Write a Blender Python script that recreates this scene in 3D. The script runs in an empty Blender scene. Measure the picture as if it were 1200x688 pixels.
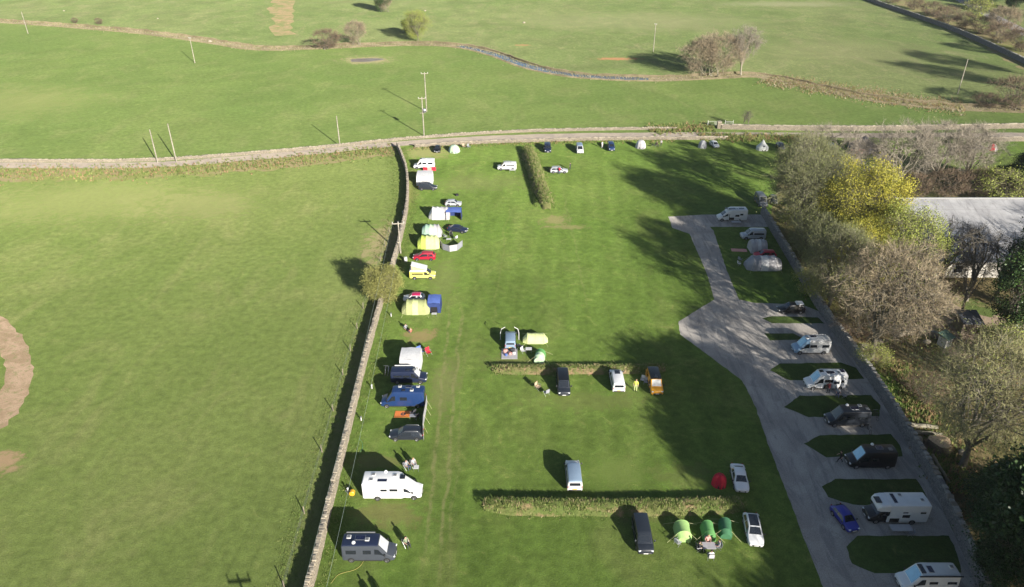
import bpy, math, random
from mathutils import Vector, Matrix, noise as mnoise
R = math.radians
sc = bpy.context.scene
COL = sc.collection
# ------------------------------------------------------------------ camera model: a drone 60 m above flat fields
F, TILT, CAMH = 860.0, R(29.7), 60.0
def P(px, py, h=0.0):
    a = TILT + math.atan((py - 344) / F)
    y = (CAMH - h) / math.tan(a)
    s = math.hypot(y, CAMH - h)
    return Vector(((px - 600) / F * s * math.cos(a - TILT), y, h))
SUN_AZ, SUN_EL = 32.0, 19.5          # shadows fall 32 degrees left of straight ahead

# ------------------------------------------------------------------ node materials
MATS = {}
class NT:
    def __init__(s, name):
        s.m = bpy.data.materials.new(name); s.m.use_nodes = True
        s.t = s.m.node_tree; s.b = s.t.nodes['Principled BSDF']
    def n(s, typ, **kw):
        nd = s.t.nodes.new('ShaderNode' + typ)
        for k, v in kw.items():
            if k.startswith('i_'):
                nd.inputs[int(k[2:])].default_value = v
            else: setattr(nd, k, v)
        return nd
    def l(s, a, b): s.t.links.new(a, b)
    def pos(s):
        return s.n('NewGeometry').outputs['Position']
    def noise(s, vec, scale, detail=3, rough=.55, dist=0):
        nd = s.n('TexNoise'); nd.inputs['Scale'].default_value = scale; nd.inputs['Detail'].default_value = detail
        nd.inputs['Roughness'].default_value = rough; nd.inputs['Distortion'].default_value = dist
        s.l(vec, nd.inputs['Vector']); return nd.outputs['Fac']
    def ramp(s, f, a, b):
        nd = s.n('MapRange', interpolation_type='SMOOTHSTEP'); s.l(f, nd.inputs[0])
        nd.inputs[1].default_value = a; nd.inputs[2].default_value = b; return nd.outputs[0]
    def rng(s, f, a, b, lo, hi):
        nd = s.n('MapRange'); s.l(f, nd.inputs[0])
        for i, v in enumerate((a, b, lo, hi)): nd.inputs[i + 1].default_value = v
        return nd.outputs[0]
    def math(s, op, a, b=None):
        nd = s.n('Math', operation=op)
        for i, v in enumerate((a, b)):
            if v is None: continue
            if isinstance(v, (int, float)): nd.inputs[i].default_value = v
            else: s.l(v, nd.inputs[i])
        return nd.outputs[0]
    def mix(s, f, a, b, mode='MIX'):
        nd = s.n('Mix', data_type='RGBA', blend_type=mode)
        for sk, v in ((nd.inputs[0], f), (nd.inputs[6], a), (nd.inputs[7], b)):
            if isinstance(v, (int, float)): sk.default_value = v
            elif isinstance(v, tuple): sk.default_value = (*v[:3], 1)
            else: s.l(v, sk)
        return nd.outputs[2]
    def scaled(s, vec, sx, sy, sz=1, rz=0):
        nd = s.n('Mapping'); nd.inputs['Scale'].default_value = (sx, sy, sz); nd.inputs['Rotation'].default_value = (0, 0, rz)
        s.l(vec, nd.inputs['Vector']); return nd.outputs[0]
    def bump(s, h, strength, dist):
        nd = s.n('Bump'); nd.inputs['Strength'].default_value = strength; nd.inputs['Distance'].default_value = dist
        s.l(h, nd.inputs['Height']); s.l(nd.outputs[0], s.b.inputs['Normal'])
    def color(s, c): s.l(c, s.b.inputs['Base Color'])
    def set(s, **kw):
        for k, v in kw.items(): s.b.inputs[k.replace('_', ' ')].default_value = v

def plain(name, col, rough=.5, metal=0.0, coat=0.0, var=.12, scale=3.0, spec=.5):
    """a surface of one colour with slight dirt and fading"""
    if name in MATS: return MATS[name]
    t = NT(name)
    co = t.n('TexCoord').outputs['Object']
    f = t.noise(co, scale, 4)
    k = t.rng(f, .3, .7, 1 - var, 1 + var)
    c = t.mix(1.0, col, k, 'MULTIPLY')
    t.color(c); t.set(Roughness=rough, Metallic=metal)
    t.b.inputs['Coat Weight'].default_value = coat
    t.b.inputs['Specular IOR Level'].default_value = spec
    MATS[name] = t.m; return t.m
def paint(name, col, rough=.3): return plain('paint_' + name, col, rough, 0, .25, .05, 1.2)
def cloth(name, col): return plain('cloth_' + name, col, .85, 0, 0, .10, 2.5, .2)
def rgb(r, g, b):
    def f(v):
        v /= 255; return v / 12.92 if v <= .04045 else ((v + .055) / 1.055) ** 2.4
    return (f(r), f(g), f(b))

def grass(name, c1, c2, c3, blobs=(), ruts=(), mow=0.0, mowdir=0.0, bumps=.5, big=.018, mott=1.0):
    t = NT(name); p = t.pos()
    n1 = t.noise(p, big, 4, .6, .6)
    n2 = t.noise(t.scaled(p, 1, .55), .11, 5, .62, 1.0)
    n3 = t.noise(p, .9, 4, .65)
    n4 = t.noise(p, 6.0, 3, .7)
    c = t.mix(t.ramp(n1, .35, .65), c1, c2)
    c = t.mix(t.math('MULTIPLY', t.ramp(n2, .46, .74), .7), c, c3)
    n5 = t.noise(p, .33, 5, .7, 1.5)
    c = t.mix(t.math('MULTIPLY', t.ramp(n5, .57, .70), .42 * mott), c, (c3[0] * 1.35, c3[1] * 1.15, c3[2] * 1.3))
    if mow:
        w = t.n('TexWave', wave_type='BANDS', bands_direction='X'); w.inputs['Scale'].default_value = .085
        w.inputs['Distortion'].default_value = .5
        w.inputs['Detail'].default_value = 2
        t.l(t.scaled(p, 1, 1, 1, mowdir), w.inputs['Vector'])
        c = t.mix(1.0, c, t.rng(w.outputs['Fac'], 0, 1, 1 - mow, 1 + mow), 'MULTIPLY')
    c = t.mix(1.0, c, t.rng(n5, .3, .7, 1 - .12 * mott, 1 + .12 * mott), 'MULTIPLY')
    c = t.mix(1.0, c, t.rng(t.noise(p, .055, 4, .6, 1.2), .3, .7, 1 - .16 * mott, 1 + .16 * mott), 'MULTIPLY')
    c = t.mix(1.0, c, t.rng(n3, .3, .7, .78, 1.22), 'MULTIPLY')
    c = t.mix(1.0, c, t.rng(n4, .3, .7, .78, 1.22), 'MULTIPLY')
    for (x, y, rx, ry, col, s) in blobs:
        d = t.n('VectorMath', operation='SUBTRACT'); t.l(p, d.inputs[0]); d.inputs[1].default_value = (x, y, 0)
        q = t.n('VectorMath', operation='MULTIPLY'); t.l(d.outputs[0], q.inputs[0]); q.inputs[1].default_value = (1 / rx, 1 / ry, 0)
        ln = t.n('VectorMath', operation='LENGTH'); t.l(q.outputs[0], ln.inputs[0])
        e = t.math('ADD', ln.outputs['Value'], t.rng(n5, .3, .7, -.5, .5))
        e = t.math('ADD', e, t.rng(n3, .3, .7, -.35, .35))
        m = t.math('MULTIPLY', t.ramp(e, 1.1, .35), s)
        c = t.mix(m, c, col)
    if ruts:
        sx = t.n('SeparateXYZ'); t.l(p, sx.inputs[0])
        for (x, k, y0, y1, w, col, s) in ruts:       # worn wheel line x = x + k*(y-y0)
            xx = t.math('SUBTRACT', sx.outputs[0], t.math('ADD', t.math('MULTIPLY', t.math('SUBTRACT', sx.outputs[1], y0), k), x))
            xx = t.math('ADD', xx, t.rng(t.noise(p, .12, 2), .3, .7, -.5, .5))
            a = t.ramp(t.math('ABSOLUTE', xx), w, w * .2)
            yb = t.math('MULTIPLY', t.ramp(sx.outputs[1], y0 - 6, y0 + 6), t.ramp(sx.outputs[1], y1 + 6, y1 - 6))
            a = t.math('MULTIPLY', t.math('MULTIPLY', a, yb), t.math('MULTIPLY', t.ramp(n3, .35, .6), s))
            c = t.mix(a, c, col)
    t.color(c); t.set(Roughness=.9, Diffuse_Roughness=1.0)
    t.b.inputs['Specular IOR Level'].default_value = .12
    h = t.math('ADD', n4, t.math('MULTIPLY', n3, 1.5))
    t.bump(h, bumps, .12)
    return t.m

def stony(name, c1, c2, c3, scale=2.6, dark=.35, bump=.8):
    t = NT(name); p = t.pos()
    v = t.n('TexVoronoi', feature='F1'); v.inputs['Scale'].default_value = scale; t.l(t.scaled(p, 1, 1, 1.8), v.inputs['Vector'])
    e = t.n('TexVoronoi', feature='DISTANCE_TO_EDGE'); e.inputs['Scale'].default_value = scale; t.l(t.scaled(p, 1, 1, 1.8), e.inputs['Vector'])
    sep = t.n('SeparateColor'); t.l(v.outputs['Color'], sep.inputs[0])
    c = t.mix(sep.outputs[0], c1, c2)
    c = t.mix(t.ramp(t.noise(p, .5, 5, .65), .52, .72), c, c3)
    c = t.mix(1.0, c, t.rng(t.noise(p, 9, 3), .3, .7, .8, 1.2), 'MULTIPLY')
    c = t.mix(t.ramp(e.outputs['Distance'], .07, 0.0), c, tuple(k * dark for k in c1))
    t.color(c); t.set(Roughness=.92, Diffuse_Roughness=.8); t.b.inputs['Specular IOR Level'].default_value = .2
    t.bump(t.ramp(e.outputs['Distance'], 0, .18), bump, .08)
    return t.m

def speckled(name, c1, c2, c3, s1=.12, s2=2.5, bump=.3, rough=.9):
    t = NT(name); p = t.pos()
    c = t.mix(t.ramp(t.noise(p, s1, 5, .65, .8), .38, .62), c1, c2)
    c = t.mix(t.math('MULTIPLY', t.ramp(t.noise(p, s2, 4, .7), .5, .68), .8), c, c3)
    c = t.mix(1.0, c, t.rng(t.noise(p, 14, 2), .3, .7, .8, 1.2), 'MULTIPLY')
    t.color(c); t.set(Roughness=rough, Diffuse_Roughness=.8); t.b.inputs['Specular IOR Level'].default_value = .2
    t.bump(t.noise(p, 5, 4), bump, .08)
    return t.m

# ------------------------------------------------------------------ mesh builder
class MB:
    def __init__(s): s.v = []; s.f = []; s.m = []
    def face(s, idx, mi=0): s.f.append(tuple(idx)); s.m.append(mi)
    def poly(s, pts, mi=0):
        b = len(s.v); s.v += [tuple(p) for p in pts]; s.face(range(b, b + len(pts)), mi)
    def loft(s, rings, mi=0, close=True, caps=True, mis=None):
        b = len(s.v); n = len(rings[0])
        for r in rings: s.v += [tuple(p) for p in r]
        for i in range(len(rings) - 1):
            for j in range(n if close else n - 1):
                k = (j + 1) % n
                s.face((b + i * n + j, b + i * n + k, b + (i + 1) * n + k, b + (i + 1) * n + j), mis[i] if mis else mi)
        if caps:
            s.face([b + j for j in range(n)][::-1], mis[0] if mis else mi)
            s.face([b + (len(rings) - 1) * n + j for j in range(n)], mis[-1] if mis else mi)
    def rbox(s, cx, cy, cz, sx, sy, sz, c=None, rz=0, mi=0):
        """box centred in x,y standing at cz (its bottom), chamfered"""
        if c is None: c = min(sx, sy, sz) * .15
        rings = []
        for z, ins in ((cz, c), (cz + c, 0), (cz + sz - c, 0), (cz + sz, c)):
            a, b_ = sx / 2 - ins * .6, sy / 2 - ins * .6
            k = min(c, a * .9, b_ * .9)
            pts = [(a - k, -b_), (a, -b_ + k), (a, b_ - k), (a - k, b_), (-a + k, b_), (-a, b_ - k), (-a, -b_ + k), (-a + k, -b_)]
            cr, sr = math.cos(rz), math.sin(rz)
            rings.append([(cx + x * cr - y * sr, cy + x * sr + y * cr, z) for x, y in pts])
        s.loft(rings, mi)
    def tube(s, path, radii, n=6, mi=0, caps=True):
        path = [Vector(p) for p in path]; rings = []
        up = Vector((0, 0, 1))
        for i, p in enumerate(path):
            d = (path[min(i + 1, len(path) - 1)] - path[max(i - 1, 0)])
            d = d.normalized() if d.length > 1e-6 else up
            a = d.cross(Vector((1, .13, .07)) if abs(d.z) > .8 else up).normalized(); b_ = d.cross(a)
            r = radii[i] if isinstance(radii, (list, tuple)) else radii
            rings.append([p + a * (r * math.cos(2 * math.pi * k / n)) + b_ * (r * math.sin(2 * math.pi * k / n)) for k in range(n)])
        s.loft(rings, mi, True, caps)
    def ellip(s, c, r, nu=10, nv=6, mi=0, half=False):
        rings = []
        for i in range(nv + 1):
            t = -math.pi / 2 + math.pi * i / nv
            if half: t = math.pi / 2 * i / nv
            k = max(math.cos(t), .03)
            rings.append([(c[0] + r[0] * k * math.cos(2 * math.pi * j / nu), c[1] + r[1] * k * math.sin(2 * math.pi * j / nu), c[2] + r[2] * math.sin(t)) for j in range(nu)])
        s.loft(rings, mi)
    def disc_y(s, x, y, z, r, w, n=16, mi=0):            # cylinder lying along y
        s.loft([[(x + r * math.cos(2 * math.pi * k / n), y + d, z + r * math.sin(2 * math.pi * k / n)) for k in range(n)] for d in (-w / 2, w / 2)], mi)
    def mesh(s, name, mats, smooth=False, ang=38):
        me = bpy.data.meshes.new(name); me.from_pydata(s.v, [], s.f)
        for m in (mats if isinstance(mats, (list, tuple)) else [mats]): me.materials.append(m)
        me.polygons.foreach_set('material_index', s.m)
        if smooth:
            me.polygons.foreach_set('use_smooth', [True] * len(me.polygons))
            me.set_sharp_from_angle(angle=R(ang))
        me.update(); return me
    def build(s, name, mats, parent=None, smooth=False, ang=38, **kw):
        return link(name, s.mesh(name, mats, smooth, ang), parent, **kw)
def link(name, me, parent=None, label=None, kind=None):
    o = bpy.data.objects.new(name, me); COL.objects.link(o)
    if parent is not None: o.parent = parent
    if label: o['label'] = label
    if kind: o['kind'] = kind
    return o
def thing(name, label, cat, loc=(0, 0, 0), rz=0, group=None):
    o = bpy.data.objects.new(name, None); COL.objects.link(o); o.empty_display_size = .3
    o.location = loc; o.rotation_euler = (0, 0, rz); return tag(o, label, cat, group)
def tag(o, label, cat, group=None):
    o['label'] = label; o['category'] = cat
    if group: o['group'] = group
    return o
def struct(name, mb, mat, smooth=False):
    o = mb.build(name, mat, None, smooth); o['kind'] = 'structure'; return o
def dup(root, loc, rz, label, group=None):
    r = root.copy(); COL.objects.link(r); r.location = loc; r.rotation_euler = (0, 0, rz); r['label'] = label
    if group: r['group'] = group
    for ch in list(root.children):
        c = ch.copy(); COL.objects.link(c); c.parent = r
        for gch in ch.children:
            d = gch.copy(); COL.objects.link(d); d.parent = c
    return r
def resample(pts, step):
    out = []; pts = [Vector(p) for p in pts]
    for a, b in zip(pts, pts[1:]):
        n = max(1, int((b - a).length / step))
        out += [a.lerp(b, i / n) for i in range(n)]
    return out + [pts[-1]]
def smooth_line(pts, it=2):
    pts = [Vector(p) for p in pts]
    for _ in range(it):
        q = [pts[0]]
        for a, b in zip(pts, pts[1:]): q += [a.lerp(b, .25), a.lerp(b, .75)]
        pts = q + [pts[-1]]
    return pts
def side(pts, i):
    d = pts[min(i + 1, len(pts) - 1)] - pts[max(i - 1, 0)]; d.z = 0; d.normalize()
    return Vector((d.y, -d.x, 0))                                     # to the right of travel
def sheet(name, px, mat, z, rough=0):
    pts = [P(*p) for p in px]
    if rough:
        pts = resample(pts + [pts[0]], max(.6, rough * 2))[:-1]
        pts = [p + Vector((mnoise.noise(p * .9) + .6 * mnoise.noise(p * 2.3 + Vector((3, 1, 0))), mnoise.noise(p * .9 + Vector((7, 7, 0))) + .6 * mnoise.noise(p * 2.3), 0)) * rough for p in pts]
    mb = MB(); mb.poly([(p.x, p.y, z) for p in pts]); return struct(name, mb, mat)
def strip(name, pts, w, mat, z, jit=0, seed=1):
    rnd = random.Random(seed); pts = resample(smooth_line(pts), 2.0); mb = MB(); rings = []
    for i, p in enumerate(pts):
        s_ = side(pts, i); a = w / 2 + rnd.uniform(-jit, jit); b = w / 2 + rnd.uniform(-jit, jit)
        rings.append([(p.x - s_.x * a, p.y - s_.y * a, z), (p.x + s_.x * b, p.y + s_.y * b, z)])
    mb.loft(rings, 0, False, False)
    mb.f = [f[::-1] for f in mb.f]
    return struct(name, mb, mat)

# ------------------------------------------------------------------ walls, banks, tufts
def stone_wall(name, label, pts, h, w, mats, seed=1, cope=.34, group=None):
    rnd = random.Random(seed)
    t = thing(name, label, 'stone wall', (0, 0, 0), 0, group)
    pts = resample(smooth_line(pts), .7); mb = MB(); rings = []
    for i, p in enumerate(pts):
        s_ = side(pts, i); hh = h + .10 * mnoise.noise(p * .35) + rnd.uniform(-.05, .05)
        j = lambda: rnd.uniform(-.04, .04)
        ring = [p + s_ * -(w * .62 + j()), p + s_ * -(w * .55 + j()) + Vector((0, 0, hh * .5)), p + s_ * -(w * .42 + j()) + Vector((0, 0, hh)),
                p + s_ * (w * .42 + j()) + Vector((0, 0, hh)), p + s_ * (w * .55 + j()) + Vector((0, 0, hh * .5)), p + s_ * (w * .62 + j())]
        rings.append(ring)
    mb.loft(rings, 0); mb.build('wall_face', mats[0], t)
    cb = MB(); tops = resample(pts, cope)
    for i, p in enumerate(tops):
        s_ = side(tops, i); a = math.atan2(s_.y, s_.x)
        if rnd.random() < .05: continue
        hh = h + .10 * mnoise.noise(p * .35)
        q = p + s_ * rnd.uniform(-.06, .06)
        cb.rbox(q.x, q.y, hh - .08, w * rnd.uniform(.75, 1.15), cope * rnd.uniform(.8, 1.35), rnd.uniform(.13, .26), .05, a + rnd.uniform(-.3, .3), 0 if rnd.random() < .7 else 1)
    cb.build('coping_stones', [mats[1], mats[2]], t)
    return t
def tufts(mb, pts, width, n, hmin, hmax, seed, nm=2, wblade=.05, blades=4, zf=None):
    """rough grass scattered along a line"""
    rnd = random.Random(seed); L = [Vector(p) for p in pts]
    seg = [(a, b, (b - a).length) for a, b in zip(L, L[1:])]; tot = sum(s[2] for s in seg)
    for _ in range(n):
        d = rnd.random() * tot
        for a, b, l in seg:
            if d <= l: break
            d -= l
        dirv = (b - a).normalized(); s_ = Vector((dirv.y, -dirv.x, 0)); o = rnd.gauss(0, .33) * width
        p = a + dirv * min(d, l) + s_ * o
        if zf: p.z = zf(p, o)
        hh = rnd.uniform(hmin, hmax); mi = rnd.randrange(nm)
        for _k in range(blades):
            an = rnd.random() * 6.283; ln = Vector((math.cos(an), math.sin(an), 0)); pr = Vector((-ln.y, ln.x, 0)) * wblade
            q = p + Vector((rnd.uniform(-.15, .15), rnd.uniform(-.15, .15), 0)); tip = q + ln * hh * rnd.uniform(.2, .7) + Vector((0, 0, hh * rnd.uniform(.6, 1)))
            mb.poly([q - pr, q + pr, tip], mi)
    return mb
def bank(name, label, pts, h, w, mats, tuftm, seed, n=900, cat='hedge bank', tops=(.25, .7), tp=(7, 7)):
    rnd = random.Random(seed); t = thing(name, label, cat)
    pts = resample(pts, .45); rings = []; mb = MB(); N = len(pts)
    for i, p in enumerate(pts):
        s_ = side(pts, i); e = min(1, i / tp[0] + .06, (N - 1 - i) / tp[1] + .06); hh = h * e ** .6
        ring = []
        for k in range(9):
            u = -1 + k / 4; z = hh * (max(0, 1 - abs(u) ** 2.4)) + (0 if abs(u) == 1 else .22 * mnoise.noise(Vector((p.x * .7, p.y * .7 + u * 2, seed))) + rnd.uniform(-.05, .05))
            q = p + s_ * (u * w / 2 * (.3 + .7 * e ** .6) * (1 + .18 * mnoise.noise(p * .4 + Vector((0, 0, u * 3)))))
            ring.append((q.x, q.y, max(z, -.05 if abs(u) == 1 else .02)))
        rings.append(ring)
    mb.loft(rings, 0, False, False); mb.build('earth_mound', mats, t, True, 60)
    tb = MB()
    def zf(p, o): return max(0, h * (1 - abs(2 * o / w) ** 2.4)) - .05
    tufts(tb, pts, w * .8, n, tops[0], tops[1], seed + 9, len(tuftm), .045, 4, zf)
    tb.build('grass_tufts', tuftm, t, kind='stuff')
    return t
SKY, SUNE, EXPO, HAZE = .058, 4.5, 1.08, .00006
BELT = [(57, 47, 'SP', .9), (50, 43, 'EV2', 1.25), (49.5, 35, 'EV2', 1.2), (56, 30, 'SP', 1.2), (51, 28, 'EV2', 1.2), (61, 21, 'SP', 1.2), (60.5, 15, 'EV2', 1.25), (57, 5, 'EV2', 1.25), (53, -3, 'EV2', 1.25), (54, -10, 'EV2', 1.3), (50, -18, 'EV', 1.3)]
# ------------------------------------------------------------------ vehicles
GLASS = plain('window_glass', (.018, .022, .028), .06, 0, 0, .05, 1, .8)
RUBBER = plain('tyre_rubber', (.018, .018, .019), .8)
TRIM = plain('black_trim', (.025, .026, .028), .55)
ALLOY = plain('alloy_rim', (.48, .48, .50), .35, .8)
LAMP = plain('headlamp_lens', (.72, .74, .76), .1, 0, .5, .03)
TAIL = plain('tail_lamp_lens', (.35, .02, .02), .2, 0, .4, .05)
PLATEW = plain('white_plate', (.7, .7, .68), .4); PLATEY = plain('yellow_plate', (.65, .45, .05), .4)
SOLAR = plain('solar_cells', (.012, .016, .045), .12, 0, .5, .1)
PALE = plain('pale_plastic', (.62, .62, .60), .45); GREYP = plain('grey_plastic', (.16, .165, .17), .5)
STEEL = plain('grey_metal', (.32, .33, .34), .4, .7)
SILVERBLIND = plain('silver_blind', (.66, .68, .70), .4, .2)
_wm = {}
def wheel_meshes(r, w):
    k = (round(r, 2), round(w, 2))
    if k not in _wm:
        a = MB(); N = 20; prof = [(-w / 2, r * .62), (-w / 2, r * .93), (-w * .36, r), (w * .36, r), (w / 2, r * .93), (w / 2, r * .62)]
        a.loft([[(q * math.cos(2 * math.pi * i / N), y, q * math.sin(2 * math.pi * i / N)) for i in range(N)] for y, q in prof])
        b = MB(); b.loft([[(q * math.cos(2 * math.pi * i / N), y, q * math.sin(2 * math.pi * i / N)) for i in range(N)] for y, q in ((-w * .5, r * .63), (-w * .53, r * .56), (-w * .42, r * .45), (-w * .50, r * .18), (-w * .53, r * .05))])
        _wm[k] = (a.mesh('tyre', RUBBER, True), b.mesh('rim', ALLOY, True))
    return _wm[k]
class Hull:
    def __init__(s, st): s.st = st                                      # stations, front to back
    def at(s, x):
        st = s.st
        for a, b in zip(st, st[1:]):
            if a[0] >= x >= b[0]:
                u = (a[0] - x) / max(1e-6, a[0] - b[0]); return [p + (q - p) * u for p, q in zip(a, b)]
        return st[0] if x > st[0][0] else st[-1]
    def half(s, q):
        x, zb, zm, zr, wb, wm, wr, rr = q
        zm = min(zm, zr - rr - .02); c = .05 * wr
        return [(wb * .9, zb), (wb, zb + .1), (wm, zm), (wr, zr - rr), (wr - .3 * rr, zr - .3 * rr), (wr - rr, zr), (0, zr + c)]
    def mesh(s, mb, top=None):
        rings = []
        for q in s.st:
            h = s.half(q); rings.append([(q[0], y, z) for y, z in h] + [(q[0], -y, z) for y, z in h[-2::-1]])
        b0 = len(mb.f); mb.loft(rings); mb.f[b0:] = [f[::-1] for f in mb.f[b0:]]
        if top is not None:
            n = 13
            for i in range(len(rings) - 1):
                if min(s.st[i][3], s.st[i + 1][3]) > top:
                    for j in (3, 4, 5, 6, 7, 8): mb.m[b0 + i * n + j] = 1
    def sidept(s, x, t, sg, off=.014):
        h = s.half(s.at(x)); y = h[2][0] + (h[3][0] - h[2][0]) * t; z = h[2][1] + (h[3][1] - h[2][1]) * t
        return (x, sg * (y + off), z + off * .3)
    def sidewin(s, x0b, x0t, x1b, x1t, t0, t1, sg, n=3):
        mb = MB(); a = []; b = []
        for i in range(n + 1):
            u = i / n; a.append(s.sidept(x0b + (x1b - x0b) * u, t0, sg)); b.append(s.sidept(x0t + (x1t - x0t) * u, t1, sg))
        for i in range(n):
            f = [a[i], a[i + 1], b[i + 1], b[i]]; mb.poly(f if sg < 0 else f[::-1])
        mb.f = [f[::-1] for f in mb.f]; return mb
    def topwin(s, xa, xb, ua=.07, ub=.93, k=.95, n=3, off=.016):
        mb = MB(); rows = []
        dz = s.at(xb)[3] - s.at(xa)[3]; ln = math.hypot(xa - xb, dz); nx = dz / ln * off * (1 if xa > xb else -1); nz = abs(xa - xb) / ln * off
        for i in range(n + 1):
            x = xa + (xb - xa) * (ua + (ub - ua) * i / n); h = s.half(s.at(x)); w = h[5][0] * k
            rows.append([(x + nx, -w, h[5][1] + nz), (x + nx, 0, h[6][1] + nz), (x + nx, w, h[5][1] + nz)])
        mb.loft(rows, 0, False, False); return mb
def van_spec(L, W, H, nose=.8, ws=.95, belt=1.2, cowl=1.2):
    f = L / 2; r1 = (f - nose - ws)
    return [(f, .36, .5, .74, .40 * W, .41 * W, .40 * W, .06), (f - .1, .28, .6, .90, .46 * W, .47 * W, .45 * W, .08), (f - .35, .26, .75, 1.03, .485 * W, .495 * W, .465 * W, .1),
            (f - nose, .26, .98, cowl, .49 * W, .5 * W, .455 * W, .12), (r1, .26, belt, H - .09, .49 * W, .5 * W, .425 * W, .15), (r1 - .45, .26, belt, H, .49 * W, .5 * W, .435 * W, .16),
            (-f + .35, .26, belt, H - .02, .49 * W, .5 * W, .435 * W, .16), (-f + .07, .29, belt, H - .09, .488 * W, .495 * W, .43 * W, .14), (-f, .36, belt, H - .22, .47 * W, .475 * W, .405 * W, .1)], f - nose, r1
def motor_spec(L, W, H, over=False):
    f = L / 2; c = .88 * W; zr = 2.12
    st = [(f, .36, .5, .74, .40 * c, .41 * c, .40 * c, .06), (f - .1, .28, .6, .9, .46 * c, .47 * c, .45 * c, .08), (f - .4, .26, .75, 1.05, .485 * c, .495 * c, .47 * c, .1),
          (f - .8, .26, .98, 1.22, .49 * c, .5 * c, .46 * c, .12), (f - 1.7, .26, 1.2, zr, .49 * c, .5 * c, .43 * c, .14)]
    if over: st += [(f - 2.05, .26, 1.3, zr + .04, .49 * c, .5 * c, .45 * c, .1)]
    else: st += [(f - 2.1, .26, 1.3, 2.42, .49 * c, .5 * c, .45 * c, .2), (f - 2.45, .3, 1.4, H - .12, .495 * W, .5 * W, .485 * W, .18)]
    st += [(f - (2.12 if over else 2.9), .3, 1.4, H, .495 * W, .5 * W, .492 * W, .1), (-f + .12, .3, 1.4, H, .495 * W, .5 * W, .492 * W, .1), (-f, .34, 1.4, H - .1, .48 * W, .485 * W, .475 * W, .08)]
    return st, f - .8, f - 1.7
def car_spec(L, W, H, typ):
    f = L / 2; hz = .60 * H + .02; c = f - .25 * L; r1 = f - .42 * L
    st = [(f, .36, .45, .58, .30 * W, .31 * W, .29 * W, .05), (f - .06, .27, .5, .67, .385 * W, .395 * W, .37 * W, .07), (f - .2, .22, .56, .74, .44 * W, .45 * W, .42 * W, .08), (f - .5, .2, .66, .82, .48 * W, .49 * W, .45 * W, .09),
          (c, .2, .8, hz, .49 * W, .5 * W, .45 * W, .09), (r1, .2, .9, H - .05, .49 * W, .5 * W, .37 * W, .11), (f - .55 * L, .2, .92, H, .49 * W, .5 * W, .375 * W, .12)]
    rr, rb = {'hatch': (.72, .20), 'estate': (.5, .14), 'suv': (.45, .14), 'sedan': (1.25, .5)}[typ]
    st += [(-f + rr, .2, .94, H - .07, .49 * W, .5 * W, .36 * W, .12), (-f + rb, .24, .9, hz + (.10 if typ != 'sedan' else .03), .48 * W, .49 * W, .43 * W, .09)]
    if typ == 'sedan': st += [(-f + .08, .26, .8, hz - .02, .46 * W, .47 * W, .42 * W, .08)]
    st += [(-f + .04, .3, .7, hz - .1, .43 * W, .44 * W, .40 * W, .06), (-f, .38, .6, .62, .37 * W, .38 * W, .35 * W, .05)]
    return st, c, r1, -f + rr, -f + rb
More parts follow.
